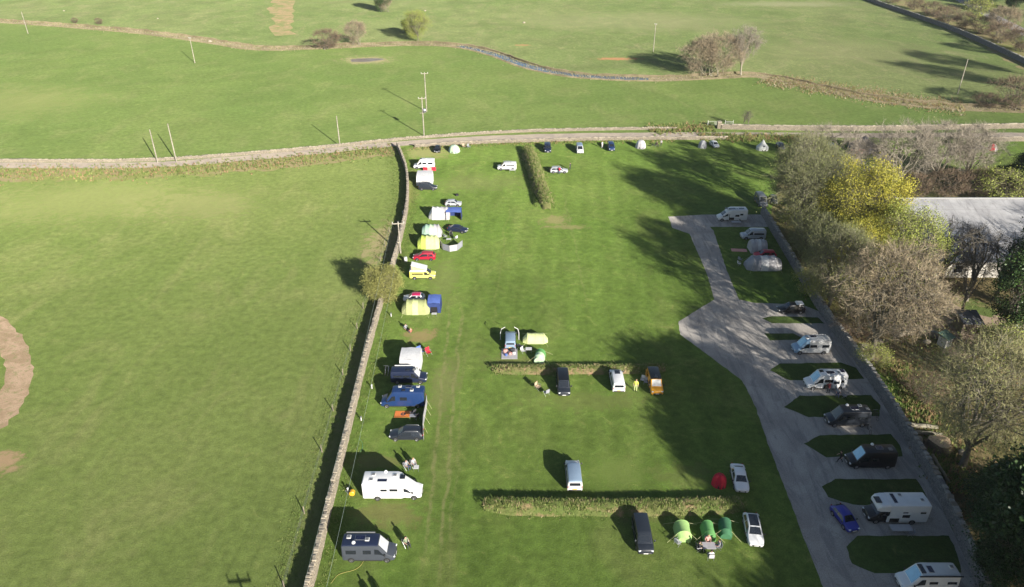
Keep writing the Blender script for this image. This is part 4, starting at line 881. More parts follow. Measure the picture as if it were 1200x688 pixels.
vehicle('hatchback', 'car', 485, 355, 180, WH, 'white hatchback with a cerise roof beside the olive tunnel tent', 'car', 3.85, 1.72, 1.5, roofcol=PINK)
vehicle('campervan', 'van', 495, 328, 0, YEL, 'lemon yellow campervan with raised white pop top roof', 'campervan', 4.8, 1.9, 1.9, roof=[('pop', -.55, 0, 2.9, 1.5, 1.0, cloth('pop_canvas', (.50, .38, .27)), WH)], roofcol=WH, nose=.75)
vehicle('estate_car', 'car', 497, 306, 180, RED, 'bright red estate car beside the lime green tent', 'car', 4.5, 1.8, 1.6, typ='estate', rails=True)
vehicle('saloon_car', 'car', 536, 274.5, -14, NAVY, 'navy saloon car parked askew below the blue canopy', 'car', 4.3, 1.78, 1.45, typ='sedan')
vehicle('hatchback', 'car', 531, 242.5, 0, SIL, 'silver hatchback parked above the white tent with the blue canopy', 'car', 3.8, 1.7, 1.45)
vehicle('off_road_car', 'car', 501, 223.5, 0, DGREY, 'dark four by four in front of the boxy white awning', 'car', 4.5, 1.85, 1.75, typ='suv', rails=True)
vehicle('campervan', 'van', 497, 198.5, 180, WH, 'white campervan with a pink windbreak beside it, farthest in the row by the wall', 'campervan', 5.5, 2.0, 2.55, roof=[('vent', -.4, 0), ('skylight', .8, 0, .6, .5)])
# --- far row along the lane
vehicle('hatchback', 'car', 512, 180, -90, BLK, 'black hatchback beside the pale aqua dome tent at the lane', 'car', 4.0, 1.75, 1.5)
vehicle('van', 'van', 594, 200, 180, WH, 'white van with dark side windows left of the overgrown mound', 'van', 4.9, 1.9, 2.0, roof=[('rack', 0, 0)])
vehicle('people_carrier', 'van', 642, 180, -90, NAVY, 'dark blue people carrier facing the camera at the lane, above the mound', 'people carrier', 4.8, 1.9, 1.9, blind=None)
vehicle('van', 'van', 680, 181, -90, WH2, 'pale van with a blue roof at the lane, right of the dark blue people carrier', 'van', 4.8, 1.9, 1.95, roofcol=LBLUE)
vehicle('estate_car', 'car', 655, 203.5, 0, SIL, 'silver estate car with people at its open doors right of the mound', 'car', 4.6, 1.8, 1.55, typ='estate', rails=True)
vehicle('van', 'van', 717, 178, -90, BLUE, 'small deep blue van beside the white dome tent at the lane', 'van', 4.2, 1.75, 1.85)
vehicle('hatchback', 'car', 839, 174.5, -80, WH, 'small white hatchback right of the tiny white tent in the shade', 'car', 3.9, 1.7, 1.48)
vehicle('hatchback', 'car', 917, 176.5, -90, DGREY, 'dark hatchback half hidden by twigs right of the cream bell tent', 'car', 4.1, 1.75, 1.5)
vehicle('hatchback', 'car', 1143, 176, 180, DGREY, 'dark hatchback half hidden behind bare twigs, left of the red and white tent', 'car', 4.1, 1.75, 1.5)
# --- upper right pitches
vehicle('motorhome', 'low', 858, 260, 180, WH2, 'white motorhome on the upper bay of the campsite road, with a dark doorway', 'motorhome', 6.3, 2.2, 2.75, roof=[('solar', .2, .2, 1.6, .8), ('solar', -1.9, .1, 1.2, .8), ('vent', -.9, .3), ('skylight', 1.4, 0, .6, .7)], wins=[(.7, .7, -.2, -.2, .1, .42), (-1.4, -1.4, -2.2, -2.2, .1, .42)], door=1)
vehicle('campervan', 'van', 895, 244, -90, paint('mid_grey', (.13, .14, .15)), 'silver grey campervan seen end on beyond the upper bay', 'campervan', 5.0, 1.95, 2.3, nose=.9)
vehicle('hatchback', 'car', 909, 241, -100, DGREY, 'grey hatchback in the shade right of the silver grey campervan', 'car', 4.0, 1.75, 1.5)
vehicle('campervan', 'van', 883, 281.5, 180, SIL, 'silver campervan joined to a pale hooped awning on the upper lawn', 'campervan', 4.95, 1.95, 2.15, nose=.95)
vehicle('estate_car', 'car', 897, 304, 180, RED, 'red estate car squeezed between two hooped pale tents', 'car', 4.4, 1.8, 1.55, typ='estate')
vehicle('off_road_car', 'car', 928, 368.5, 180, BLK, 'black car with a white cover over its back end, beside the boundary wall', 'car', 4.6, 1.85, 1.7, typ='suv', roof=[('box', -1.25, .1, 1.3, 1.2, .22, WH)])
# --- bays along the right wall
vehicle('campervan', 'van', 951, 416, 180, WH2, 'silver white campervan with sky reflection painted on its cab, first large camper below the black car', 'campervan', 5.6, 2.05, 2.65, cabcol=paint('sky_reflect_blue', (.20, .32, .46)), blind=SKYREFL, roof=[('rack', -1.2, 0), ('vent', .9, .2), ('solar', -.2, -.3, 1.0, .6)], wins=[(.5, .5, -.6, -.6, .1, .48), (-1.4, -1.4, -2.5, -2.5, .1, .48)])  # blue of cab and windscreen is the sky's reflection put into the colour
vehicle('campervan', 'van', 968, 457.5, 180, WH, 'white campervan with its sliding door open and people beside it', 'campervan', 5.75, 2.05, 2.65, blind=SKYREFL, roof=[('solar', -.4, .2, 1.2, .7), ('skylight', .8, -.2, .6, .6), ('vent', -1.6, .2), ('solar', -2.3, -.2, .6, .9)], wins=[(-.6, -.6, -2.4, -2.4, .12, .46)], door=1)
vehicle('campervan', 'van', 994, 501, 180, DGREY, 'charcoal campervan with bicycles on its back in the shade', 'campervan', 5.65, 2.05, 2.6, roof=[('dish', .1, -.6), ('vent', -1.6, -.5), ('solar', -.7, .1, 1.2, .7), ('vent', -2.4, .2, GREYP)])
vehicle('campervan', 'van', 1021.5, 550, 180, BLK, 'black high roof campervan with sky reflection painted on its windscreen above the large motorhome', 'campervan', 5.85, 2.05, 2.65, blind=SKYREFL, roof=[('dish', -.15, -.7), ('solar', -.8, -.1, .9, .7), ('vent', -2.1, .2, GREYP)], wins=[(.2, .2, -.5, -.5, .12, .4)])
vehicle('motorhome', 'overcab', 1051, 615, 180, WH, 'large white motorhome with bed over the cab and open door, beside the blue car', 'motorhome', 6.8, 2.3, 3.0, roof=[('solar', .6, -.1, .45, 1.5), ('vent', -.3, -.6), ('vent', -2.6, .2), ('skylight', 2.55, .1, .7, 1.0)], wins=[(-.25, -.25, -.85, -.85, .25, .42), (-2.3, -2.3, -2.95, -2.95, .25, .42)], door=1, dark=True, cabcol=BLK)
vehicle('hatchback', 'car', 997, 627, -78, BRBLUE, 'bright blue hatchback across the end of the large motorhome bay', 'car', 3.9, 1.72, 1.45)
vehicle('campervan', 'van', 1088, 695.5, 180, WH, 'white campervan cut by the bottom edge at lower right', 'campervan', 5.8, 2.05, 2.65, blind=SKYREFL, roof=[('skylight', .95, 0, .5, 1.2), ('solar', .1, .1, .6, .9), ('vent', -2.3, -.2), ('awning', 0, 1.0, 1.6, -3.0, TRIM)], wins=[(.3, .3, -.6, -.6, .12, .4), (-1.6, -1.6, -2.6, -2.6, .12, .4)], roofcol=WH2)
# --- middle of the field
vehicle('small_van', 'van', 598, 411, 90, LBLUE, 'pale blue topped small van with a laden groundsheet behind it', 'van', 4.4, 1.8, 1.85)
vehicle('van', 'van', 661, 466, -90, DGREY, 'black van facing the camera beside two folding chairs at the short bank', 'van', 5.0, 1.9, 2.0, roofcol=BLK)
vehicle('van', 'van', 725, 461.5, 90, WH, 'white van with a dark roof hatch between the black van and the orange van', 'van', 4.9, 1.9, 1.95, roof=[('skylight', .3, 0, .95, .8)])
vehicle('campervan', 'van', 770, 464.5, -90, ORG, 'orange and black campervan at the edge of the tree shadow', 'campervan', 4.9, 1.9, 2.0, roof=[('skylight', .1, .1, .6, .5)], roofcol=BLK, blind=PALE, door=-1)
vehicle('van', 'van', 673.5, 577.5, 90, WH2, 'white people van with sky reflection painted on its roof, parked alone above the long bank', 'van', 4.9, 1.92, 2.0, roofcol=LBLUE)  # pale blue roof colour paints the sky mirrored in it
vehicle('people_carrier', 'van', 756.5, 652, -90, DGREY, 'dark grey people carrier facing the camera below the long bank', 'people carrier', 4.9, 1.92, 1.85, dark=False)
vehicle('saloon_car', 'car', 872, 580, -96, WH, 'white saloon car beside the red dome tent', 'car', 4.6, 1.82, 1.45, typ='sedan')
vehicle('hatchback', 'car', 889, 644, -97, WH, 'white car with a black glass roof, below the long bank in shade', 'car', 4.7, 1.86, 1.5, panroof=True)
for o in list(COL.objects):
    if o.get('category') in ('car', 'van', 'campervan', 'motorhome', 'people carrier'): o['group'] = {'car': 'cars parked on the campsite', 'motorhome': 'motorhomes', 'campervan': 'campervans'}.get(o['category'], 'vans parked on the field')

# ================================================================== tents, awnings and their gear
OLIVE = cloth('olive', (.34, .37, .17)); LIME = cloth('lime', (.42, .52, .10)); LIME2 = cloth('pale_lime', (.55, .60, .28)); TEAL = cloth('pale_teal', (.30, .44, .34)); MINT = cloth('mint', (.46, .60, .40)); CWH = cloth('white', (.60, .60, .60)); CPALE = cloth('pale_grey', (.42, .41, .42)); CGREY = cloth('grey', (.27, .28, .31)); CDARK = cloth('dark_grey', (.05, .052, .06)); CBLUE = cloth('blue', (.10, .16, .45)); CNAVY = cloth('navy', (.03, .05, .16)); CRED = cloth('red', (.55, .03, .05)); CGRN = cloth('green', (.12, .30, .10)); CGRN2 = cloth('dark_green', (.05, .15, .075)); CPINK = cloth('salmon', (.62, .30, .26)); CAQUA = cloth('aqua', (.50, .64, .58)); CORG = cloth('orange', (.72, .22, .06)); CYEL = cloth('hi_vis', (.62, .66, .12)); CTAN = cloth('tan', (.48, .36, .24)); CBLK = cloth('black', (.02, .02, .022)); DENIM = cloth('denim', (.06, .08, .15))
p = P(480.5, 438) + Vector((0, 1.6, 0)); awning('drive_away_awning', 'white boxy awning attached behind the black campervan', p, 2.9, 3.0, 2.1, 2.3, [CWH, CWH])
tunnel('tunnel_tent', 'olive green tunnel tent beside the white and cerise hatchback', 487, 369.5, 4.4, 2.8, 1.95, [OLIVE, LIME2, OLIVE], 0, (.5, .55), group='tents')
p = P(508.5, 368) + Vector((0, 1.6, 0)); awning('shelter', 'blue roofed shelter with a dark open front beside the olive tunnel tent', p, 2.1, 2.6, 1.7, 1.9, [CNAVY, CBLUE], 'shelter', 0, CBLK)
p = P(509, 370.5); table('small white table in front of the blue roofed shelter', p, .8, .5, .5, CWH)
tunnel('tunnel_tent', 'pale teal tunnel tent, farther of the two joined green tents', 506, 279, 3.7, 3.0, 2.1, [TEAL, MINT, CPALE], 0, (.75, .35), group='tents')
tunnel('tunnel_tent', 'bright lime green tunnel tent with a white middle panel, nearer of two joined green tents', 502, 292.5, 4.0, 3.0, 2.1, [LIME, LIME2, LIME2], 0, (.65, .55), group='tents')
windbreak('windbreak', 'grey and white curved windbreak beside the lime green tent', px3([(514, 286), (519, 293), (527, 295.5), (536, 294), (542, 289)]), 1.3, CPALE, None, (), 'windbreak', CGREY)
for k, (x, y, mm, a) in enumerate(((522, 279, CWH, .6), (529, 277.5, CBLK, -1.2), (534, 281, CWH, 2.4))): chair(['white camping chair nearest the lime green tent inside the curved windbreak', 'black camping chair between two white chairs above the curved windbreak', 'white camping chair at the open right end of the curved windbreak'][k], P(x, y), a, mm, 'camping chairs')
table('small pale table among the chairs above the curved windbreak', P(526, 283), .9, .6, .55, CWH)
m = P(475.5, 306.5); t = thing('water_barrel', 'white water barrel standing by the long wall near the red estate car', 'barrel', m); q = MB(); q.loft([[(.3 * k * math.cos(2 * math.pi * i / 14), .3 * k * math.sin(2 * math.pi * i / 14), z) for i in range(14)] for z, k in ((0, .92), (.08, 1), (.3, 1), (.34, 1.05), (.38, 1), (.8, 1), (.88, .9))]); q.build('drum', PALE, t, True); q = MB(); q.rbox(0, 0, .88, .16, .16, .08, .02); q.build('cap', GREYP, t)
tunnel('tunnel_tent', 'white tunnel tent with the blue canopy at its right end', 514.5, 258, 4.2, 3.0, 2.2, [CWH, CWH, CPALE], 0, (.35, .8), group='tents')
p = P(531.5, 259) + Vector((0, 1.4, 0)); awning('canopy', 'blue open canopy attached to the white tunnel tent', p, 3.2, 2.4, 1.7, 1.9, [CNAVY, CBLUE], 'canopy', 0, None, None, True)
p = P(497, 219) + Vector((0, 2.3, 0)); awning('drive_away_awning', 'large boxy white awning behind the dark four by four', p, 3.6, 3.2, 2.1, 2.4, [CWH, CWH])
windbreak('windbreak', 'pink and red windbreak in front of the farthest white campervan', px3([(496, 200.5), (501, 201), (506, 200.5), (511, 200.5)]), 1.0, CRED, None, (), 'windbreak', CPINK)
dome('dome_tent', 'pale aqua dome tent at the lane beside the black hatchback', 532, 180, 2.9, 1.75, [CAQUA, MINT], group='tents')
for k, (x, y) in enumerate(((544, 173.5), (549.5, 174))): chair(['tan chair right of the pale aqua dome tent', 'grey chair farthest right of the pale aqua dome tent'][k], P(x, y), -.8, (CTAN, CGREY)[k], 'camping chairs', scale=1.2)
p = P(535.5, 229.5); t = thing('rucksack', 'small dark bag lying on the open grass above the silver hatchback', 'bag', p); q = MB(); q.rbox(0, 0, 0, .7, .45, .5, .12); q.build('bag', CBLK, t, True); q = MB(); q.rbox(0, -.25, .05, .4, .1, .3, .04); q.build('pocket', CDARK, t, True)
table('white folding table beside the white van left of the mound', P(600.5, 202.3), 1.4, .7, .7, CWH)
dome('dome_tent', 'round white dome tent at the lane right of the small blue van', 751.5, 175, 2.7, 2.0, [CPALE, CWH, CPALE], group='tents')
dome('dome_tent', 'tiny white dome tent in tree shade left of the small white hatchback', 824, 174.5, 2.2, 1.9, [CWH, CPALE], group='tents', sides=6)
cone_tent('bell_tent', 'pale cream bell tent at the lane by the bare tree', 895, 177.5, 3.0, 2.6, cloth('cream', (.62, .63, .58)), .7, group='tents')
dome('dome_tent', 'blue dome tent glimpsed between bare trees at the lane', 974, 177.5, 3.0, 1.9, [CBLUE, cloth('sky', (.25, .35, .60))], group='tents')
cone_tent('tipi_tent', 'big dark grey tipi tent behind a salmon windbreak', 1018, 181, 7.5, 3.6, CGREY if False else cloth('slate', (.12, .115, .13)), .9, 12, group='tents')
windbreak('windbreak', 'salmon pink windbreak in front of the dark grey tipi tent', px3([(996, 180), (1003, 180.5), (1010, 180.5), (1016, 180)]), 1.2, CPINK)
dome('dome_tent', 'small red and white dome tent on the grass at the far right', 1165.5, 177.5, 2.4, 1.6, [CWH, CRED, CRED], group='tents')
tunnel('hooped_awning', 'pale grey hooped awning joined to the silver campervan', 889.5, 297.5, 2.9, 2.8, 2.2, [CPALE, CWH, CPALE], 0, (.9, .9), 'awning', ropes=False)
tunnel('tunnel_tent', 'white and grey hooped tunnel tent below the red estate car', 896, 318, 6.0, 3.1, 2.2, [CGREY, CWH, CPALE], 0, (.45, .7), group='tents')
p = P(866, 293.5); t = thing('picnic_blanket', 'salmon pink blanket on the grass beside the pale hooped awning', 'blanket', p, -.1); q = MB(); rr = random.Random(4); q.loft([[(x, y, .03 + rr.uniform(0, .05)) for y in (-.6, -.2, .2, .6)] for x in (-1.4, -.7, 0, .7, 1.4)], 0, False, False); q.build('cloth', CPINK, t, True)
chair('white chair on the shaded grass left of the hooped tunnel tent', P(866, 311), 0, CWH, 'camping chairs'); chair('grey chair just above the white chair, left of the hooped tunnel tent', P(867, 306), .5, CGREY, 'camping chairs')
table('pale table beside the motorhome on the upper bay', P(862, 263.5), 1.8, .8, .7, CPALE)
p = P(597, 420.5) + Vector((0, 1.2, 0)); t = thing('groundsheet', 'pale grey groundsheet laden with gear behind the small blue topped van', 'groundsheet', p); q = MB(); q.rbox(0, 0, .02, 2.3, 2.6, .05, .01); q.build('sheet', CPALE, t)
for k, (dx, dy, mm, s) in enumerate(((-.6, .5, CPINK, .6), (.4, .7, CDARK, .7), (.1, -.2, CPINK, .5), (-.5, -.5, CBLUE, .45), (.65, -.1, CWH, .5))):
    q = MB(); q.rbox(0, 0, 0, s, s * .8, s * .7, .09); b = thing('bag', ['salmon bag at the back left of the laden groundsheet', 'dark bag at the back right of the laden groundsheet', 'salmon bag in the middle of the laden groundsheet', 'blue bag at the front left of the laden groundsheet', 'white bag at the right edge of the laden groundsheet'][k], 'bag', (p.x + dx, p.y + dy, .07), k * .7); q.build('bag_body', mm, b, True); q = MB(); q.tube([(-s * .25, 0, s * .68), (0, 0, s * .95), (s * .25, 0, s * .68)], .02, 5); q.build('handle', CBLK, b)
for k, (x, y) in enumerate(((586.5, 398), (608, 398))):
    b = P(x, y); t = thing('bent_pole', ['white bent awning pole left of the small blue topped van', 'white bent awning pole right of the small blue topped van'][k], 'pole', b); q = MB(); sg = 1 if k == 0 else -1; q.tube([(0, 0, 0), (0, 0, 1.2), (sg * .15, .1, 1.8), (sg * .7, .25, 2.05)], .05, 6); q.build('tube', PALE, t, True); q = MB(); q.rbox(0, 0, 0, .25, .25, .05, .02); q.build('foot', GREYP, t)
tunnel('tunnel_tent', 'long low lime tent beside the small blue topped van', 627.5, 403.5, 3.7, 1.9, 1.25, [LIME2, LIME2], .0, (.35, .3), group='tents')
tunnel('tunnel_tent', 'small mint green tent just behind the short bank', 633, 426.5, 2.4, 1.5, 1.2, [MINT, CGRN], 80, (.8, .4), group='tents')
chair('white camping chair between the laden groundsheet and the mint green tent', P(613, 413.5), -.7, CWH, 'camping chairs'); table('white camp table beside the white chair below the long lime tent', P(619.5, 412.5), .9, .7, .6, CWH); chair('dark folding chair below the long lime tent, left of the white camp table', P(610, 408.5), .9, CDARK, 'camping chairs')
chair('tan chair on the grass left of the black van', P(630.5, 456), -.6, CTAN, 'camping chairs', scale=1.15); chair('grey chair nearer the camera, left of the black van', P(640, 462.5), 2.2, CGREY, 'camping chairs', scale=1.1)
dome('dome_tent', 'small red dome tent left of the white saloon car', 844.5, 574, 1.75, 1.5, [CRED, cloth('dark_red', (.40, .02, .04))], group='tents')
tunnel('pop_up_tent', 'pale green pop up tent, leftmost of three below the long bank', 802, 636, 2.3, 1.7, 1.25, [cloth('leaf_green', (.32, .50, .18))], 88, (.6, .7), group='tents', door=DARKIN)
tunnel('pop_up_tent', 'mid green pop up tent, middle of three below the long bank', 832, 635, 2.2, 1.35, 1.2, [CGRN], 88, (.9, .5), group='tents')
tunnel('pop_up_tent', 'dark green pop up tent, rightmost of three below the long bank', 853, 633, 2.4, 1.35, 1.1, [CGRN2], 80, (.7, .55), group='tents')
# orange mat, windbreak and chairs by the blue campervan
p = P(472.5, 485.5); t = thing('outdoor_mat', 'orange mat with a dark round emblem beside the blue campervan', 'mat', (p.x, p.y, 0)); q = MB(); q.rbox(0, 0, .012, 2.15, 1.25, .03, .005); q.build('mat', CORG, t)
q = MB(); q.loft([[(.34 * k * math.cos(2 * math.pi * i / 24) * (1 if i % 3 else .72), .34 * k * math.sin(2 * math.pi * i / 24) * (1 if i % 3 else .72), .046) for i in range(24)] for k in (.35, 1)], 0, True, False); q.build('emblem', CDARK, t)
windbreak('windbreak', 'long grey windbreak with guy ropes between the blue campervan and the dark estate car', px3([(500.5, 473), (499.5, 481), (498, 489), (496.5, 497), (496, 507), (496.5, 516)]), 1.35, CPALE, None, [(P(500, 477) + Vector((0, 0, 1.3)), P(506, 479)), (P(499, 485) + Vector((0, 0, 1.3)), P(505, 487)), (P(497, 495) + Vector((0, 0, 1.3)), P(504, 497.5)), (P(496, 505) + Vector((0, 0, 1.3)), P(501, 508))])
chair('dark chair beside the orange mat', P(484, 486), 2.6, CDARK, 'camping chairs'); chair('black chair farther from the orange mat, by the windbreak', P(488.5, 490), 2.0, CBLK, 'camping chairs'); table('grey table between the orange mat and the long windbreak', P(484.5, 491), .9, .6, .6, CGREY)
chair('blue camping chair behind the boxy white awning', P(492.5, 415.5), -.9, CBLUE, 'camping chairs', scale=1.35); chair('red camping chair right of the blue camping chair', P(502.5, 416), -.9, CRED, 'camping chairs', scale=1.25)
p = P(484, 415); t = thing('picnic_box', 'tan storage box behind the boxy white awning', 'box', p); q = MB(); q.rbox(0, 0, 0, .9, .7, .7, .05); q.build('box', CTAN, t); q = MB(); q.rbox(0, 0, .70, .95, .75, .1, .03); q.build('lid', cloth('tan_lid', (.40, .28, .18)), t)
table('pale folding table beside the open door of the large motorhome', P(1054, 624), 2.2, .9, .72, CPALE)
chair('grey chair at the right end of the pale folding table', P(1066, 627), 2.8, CGREY, 'camping chairs'); 
for k, (x, y) in enumerate(((454.5, 437.5), (456.5, 443))):                # bicycles on racks behind campers
    pass
def bicycle(label, pos, rz, col, z=0, lean=0):
    t = thing('bicycle', label, 'bicycle', (pos.x, pos.y, z), rz); t.rotation_euler = (lean, 0, rz); q = MB()
    for a, b in (((-.28, .48), (-.18, .88)), ((-.18, .84), (.38, .86)), ((-.28 + .08, .30), (.38, .80)), ((-.20, .30), (-.18, .88)), ((-.20, .30), (-.55, .34)), ((-.55, .34), (-.18, .80)), ((.38, .95), (.52, .34))): q.tube([(a[0], 0, a[1]), (b[0], 0, b[1])], .02, 5)
    q.build('frame', col, t)
    for x in (-.55, .52):
        q = MB(); q.tube([(x + .34 * math.cos(2 * math.pi * i / 20), 0, .34 + .34 * math.sin(2 * math.pi * i / 20)) for i in range(21)], .022, 5)
        for i in range(5): q.tube([(x, 0, .34), (x + .33 * math.cos(2 * math.pi * i / 5), 0, .34 + .33 * math.sin(2 * math.pi * i / 5))], .006, 3)
        q.build('wheel', RUBBER, t)
    q = MB(); q.rbox(-.2, 0, .9, .26, .14, .06, .02); q.build('saddle', TRIM, t); q = MB(); q.tube([(.34, -.3, .98), (.38, 0, .96), (.34, .3, .98)], .018, 5); q.build('handlebar', STEEL, t)
    return t
bicycle('white bicycle on the rack behind the black campervan by the wall', P(453.5, 446.5) + Vector((.15, 1.0, 0)), 1.57, PALE, .55); bicycle('grey bicycle outermost on the rack behind the black campervan by the wall', P(453.5, 446.5) + Vector((-.25, 1.1, 0)), 1.57, STEEL, .55)
bicycle('dark bicycle on the back of the charcoal campervan', P(1027.5, 500) + Vector((0.1, 1.1, 0)), 1.57, TRIM, .55); bicycle('grey bicycle standing behind the charcoal campervan', P(1018, 506), 1.4, STEEL)
p = P(450, 575); t = thing('hose_reel', 'small yellow water carrier on the grass behind the white motorhome', 'water carrier', P(413, 580)); q = MB(); q.loft([[(.32 * k * math.cos(2 * math.pi * i / 14), y, .34 + .32 * k * math.sin(2 * math.pi * i / 14)) for i in range(14)] for y, k in ((-.25, .8), (-.2, 1), (.2, 1), (.25, .8))]); q.build('drum', plain('yellow_plastic', (.70, .38, .03), .4), t, True); q = MB(); q.tube([(-.3, -.28, .34), (-.75, 0, .62), (-.3, .28, .34)], .025, 5); q.build('handle', STEEL, t)
# hook-up cables and posts by the wall
for k, (pts, col, lab) in enumerate(([[(428, 651), (425, 661), (417, 668), (404, 671), (395, 674), (388, 684)], (.45, .40, .12), 'yellowish hook up cable trailing from the dark grey campervan to the wall'], [[(421, 514), (425, 519), (425, 526), (421, 531)], (.15, .40, .22), 'green hose lying beside the wall above the white motorhome'])):
    q = MB(); q.tube([v + Vector((0, 0, .03)) for v in smooth_line(px3(pts))], .017, 5); tag(q.build('cable', plain('cable_%d' % k, col, .6)), lab, 'cable')
for k, (x, y) in enumerate(((436, 455.5), (423.5, 493), (408, 577), (458.5, 371), (472, 251))):
    b = P(x, y); t = thing('hookup_post', ['white power post by the wall beside the blue campervan', 'white power post by the wall left of the dark estate car', 'white power post by the wall behind the white motorhome', 'white power post by the wall below the tree on the wall', 'white power post by the wall left of the white tunnel tent'][k], 'power post', b, 0, 'power posts'); q = MB(); q.rbox(0, 0, 0, .13, .13, .55, .02); q.build('post', PALE, t); q = MB(); q.rbox(.01, -.01, .55, .2, .2, .14, .03); q.build('cap', GREYP if k % 2 else PALE, t)
# ================================================================== people
WT = CWH
def seat(label_p, label_c, x, y, rz, topm, legm, cm, hair=None):
    p = P(x, y); person(label_p, p, rz, 'sit', topm, legm, hair); chair(label_c, p + Vector((-.10 * math.cos(rz), -.10 * math.sin(rz), 0)), rz, cm, 'camping chairs')
seat('person in grey seated left of a pair above the white motorhome', 'grey chair holding the left of two people above the white motorhome', 477.5, 549.5, -.7, CGREY, DENIM, CGREY)
seat('person in pale clothes seated right of a pair above the white motorhome', 'pale chair holding the right of two people above the white motorhome', 485.5, 547, -.9, CPALE, CGREY, CGREY, HAIRL)
table('little white table beside the seated pair above the white motorhome', P(488, 551), .6, .6, .5, CWH)
seat('person in olive seated alone right of the dark grey campervan', 'dark chair holding the lone person right of the dark grey campervan', 477, 640, -.8, cloth('sage', (.20, .24, .16)), CDARK, CDARK)
seat('person seated just below the bottom edge, left of two whose shadows show', 'chair of the left person just below the bottom edge', 437, 706, -.8, CDARK, DENIM, CDARK)
seat('person seated just below the bottom edge, right of two whose shadows show', 'chair of the right person just below the bottom edge', 448, 702, -.8, CNAVY, DENIM, CDARK)
person('person in grey sitting on the grass below the olive tunnel tent', P(476, 386), -.9, 'ground', CGREY, CDARK); person('person in a brick red top sitting lowest on the grass below the olive tunnel tent', P(481, 390), 2.3, 'ground', cloth('brick', (.45, .16, .12)), DENIM, HAIRL)
person('person in pale lime clothes standing between the white van and the orange van', P(744.5, 458.5), -1.8, 'stand', CYEL, LIME2, HAIRL, scale=1.1)
chair('white chair left of the orange van in the tree shadow', P(753, 447.5), -2, CWH, 'camping chairs'); chair('pale chair nearest the orange van in the tree shadow', P(757, 450), -2, CPALE, 'camping chairs')
person('person in a red top at the open door of the silver estate car', P(655.5, 204.2), 1.5, 'reach', CRED, DENIM)
person('person in dark clothes behind the silver estate car', P(668, 199), 2.7, 'stand', CDARK, CDARK)
person('person in white standing left of the small blue van', P(705.5, 173.5), -.8, 'stand', CWH, CWH)
seat('person in black seated right of the round white dome tent', 'black chair of the person right of the round white dome tent', 770, 171.5, -1.0, CBLK, CDARK, CBLK)
person('person in pale top standing farthest right of the round white dome tent', P(774.5, 171.5), -2, 'stand', CPALE, CDARK)
table('dark camp table among the people right of the round white dome tent', P(766, 172.5), 1.0, .6, .6, CDARK)
person('person in dark clothes at the open door of the white campervan', P(970, 461), 1.5, 'reach', cloth('maroon', (.14, .03, .035)), CDARK)
seat('person in pale top seated right of the open door of the white campervan', 'grey chair of the person right of the open campervan door', 981, 464, -2, CPALE, DENIM, CGREY)
chair('grey chair rightmost beside the white campervan with the open door', P(989, 466), 2.6, CGREY, 'camping chairs')
person('person in black standing in front of the black high roof campervan', P(983.5, 542), 2.8, 'walk', CBLK, CBLK)
person('person in black standing behind the charcoal campervan', P(1015, 507.5), 1.2, 'stand', CBLK, CDARK) if False else None
tb = P(830, 644); t = table('round topped camp table at the centre of the group below the green tents', tb, 1.3, .9, .6, CPALE)
seat('person in pink seated behind the camp table below the green tents', 'grey chair of the person in pink at the camp table', 829, 638.5, -1.57, CPINK, DENIM, CGREY, HAIRL)
seat('person in dark top at the left of the camp table below the green tents', 'dark chair of the person left of the camp table', 820, 645, 0, CDARK, CGREY, CDARK)
seat('person in grey at the right of the camp table below the green tents', 'grey chair of the person right of the camp table', 840, 643, 3.14, CGREY, DENIM, CGREY)
seat('person in white nearest the camera at the camp table below the green tents', 'pale chair of the person nearest the camera at the camp table', 832, 654, 1.57, CWH, CDARK, CPALE)
chair('empty white chair beside the pale green pop up tent', P(794, 638), .6, CWH, 'camping chairs')
# ================================================================== building, shed, garden bits
RF = NT('pale_roof_sheet'); pz = RF.n('TexCoord').outputs['Object']; wv = RF.n('TexWave', wave_type='BANDS', bands_direction='X'); wv.inputs['Scale'].default_value = 1.3; RF.l(pz, wv.inputs['Vector'])
cc = RF.mix(RF.ramp(RF.noise(pz, .35, 5, .65), .35, .7), (.31, .305, .31), (.42, .415, .415)); cc = RF.mix(RF.math('MULTIPLY', RF.ramp(RF.noise(RF.scaled(pz, 1, .12), 1.1, 4, .7), .52, .7), .6), cc, (.18, .175, .17)); RF.color(cc); RF.set(Roughness=.6); jn = RF.n('TexWave', wave_type='BANDS', bands_direction='X'); jn.inputs['Scale'].default_value = .16; RF.l(pz, jn.inputs['Vector']); jy = RF.n('TexWave', wave_type='BANDS', bands_direction='Y'); jy.inputs['Scale'].default_value = .09; RF.l(pz, jy.inputs['Vector'])
cc = RF.mix(RF.math('MULTIPLY', RF.math('MAXIMUM', RF.ramp(jn.outputs['Fac'], .97, 1.0), RF.ramp(jy.outputs['Fac'], .985, 1.0)), .22), cc, (.14, .135, .13)); cc = RF.mix(RF.math('MULTIPLY', RF.ramp(RF.noise(pz, .8, 5, .75), .58, .7), .5), cc, (.20, .205, .15)); RF.color(cc); RF.bump(wv.outputs['Fac'], .4, .06); RF = RF.m
RFS = plain('slate_roof', (.10, .105, .115), .75, 0, 0, .2, 2); RENDER = plain('render_wall', (.48, .46, .42), .9, 0, 0, .15, .6)
bx = P(1042, 316); by0 = P(1100, 328).y + .5; x0 = bx.x + 5; x1 = x0 + 58; by1 = by0 + 23; t = thing('barn', 'long barn with a broad pale sheet roof behind the bare trees at right', 'barn', (x0, by0, 0)); L_ = x1 - x0; D_ = by1 - by0
q = MB(); q.rbox(L_ / 2, D_ / 2, 0, L_ - .6, D_ - .6, 3.4, .02); q.build('wall', RENDER, t)
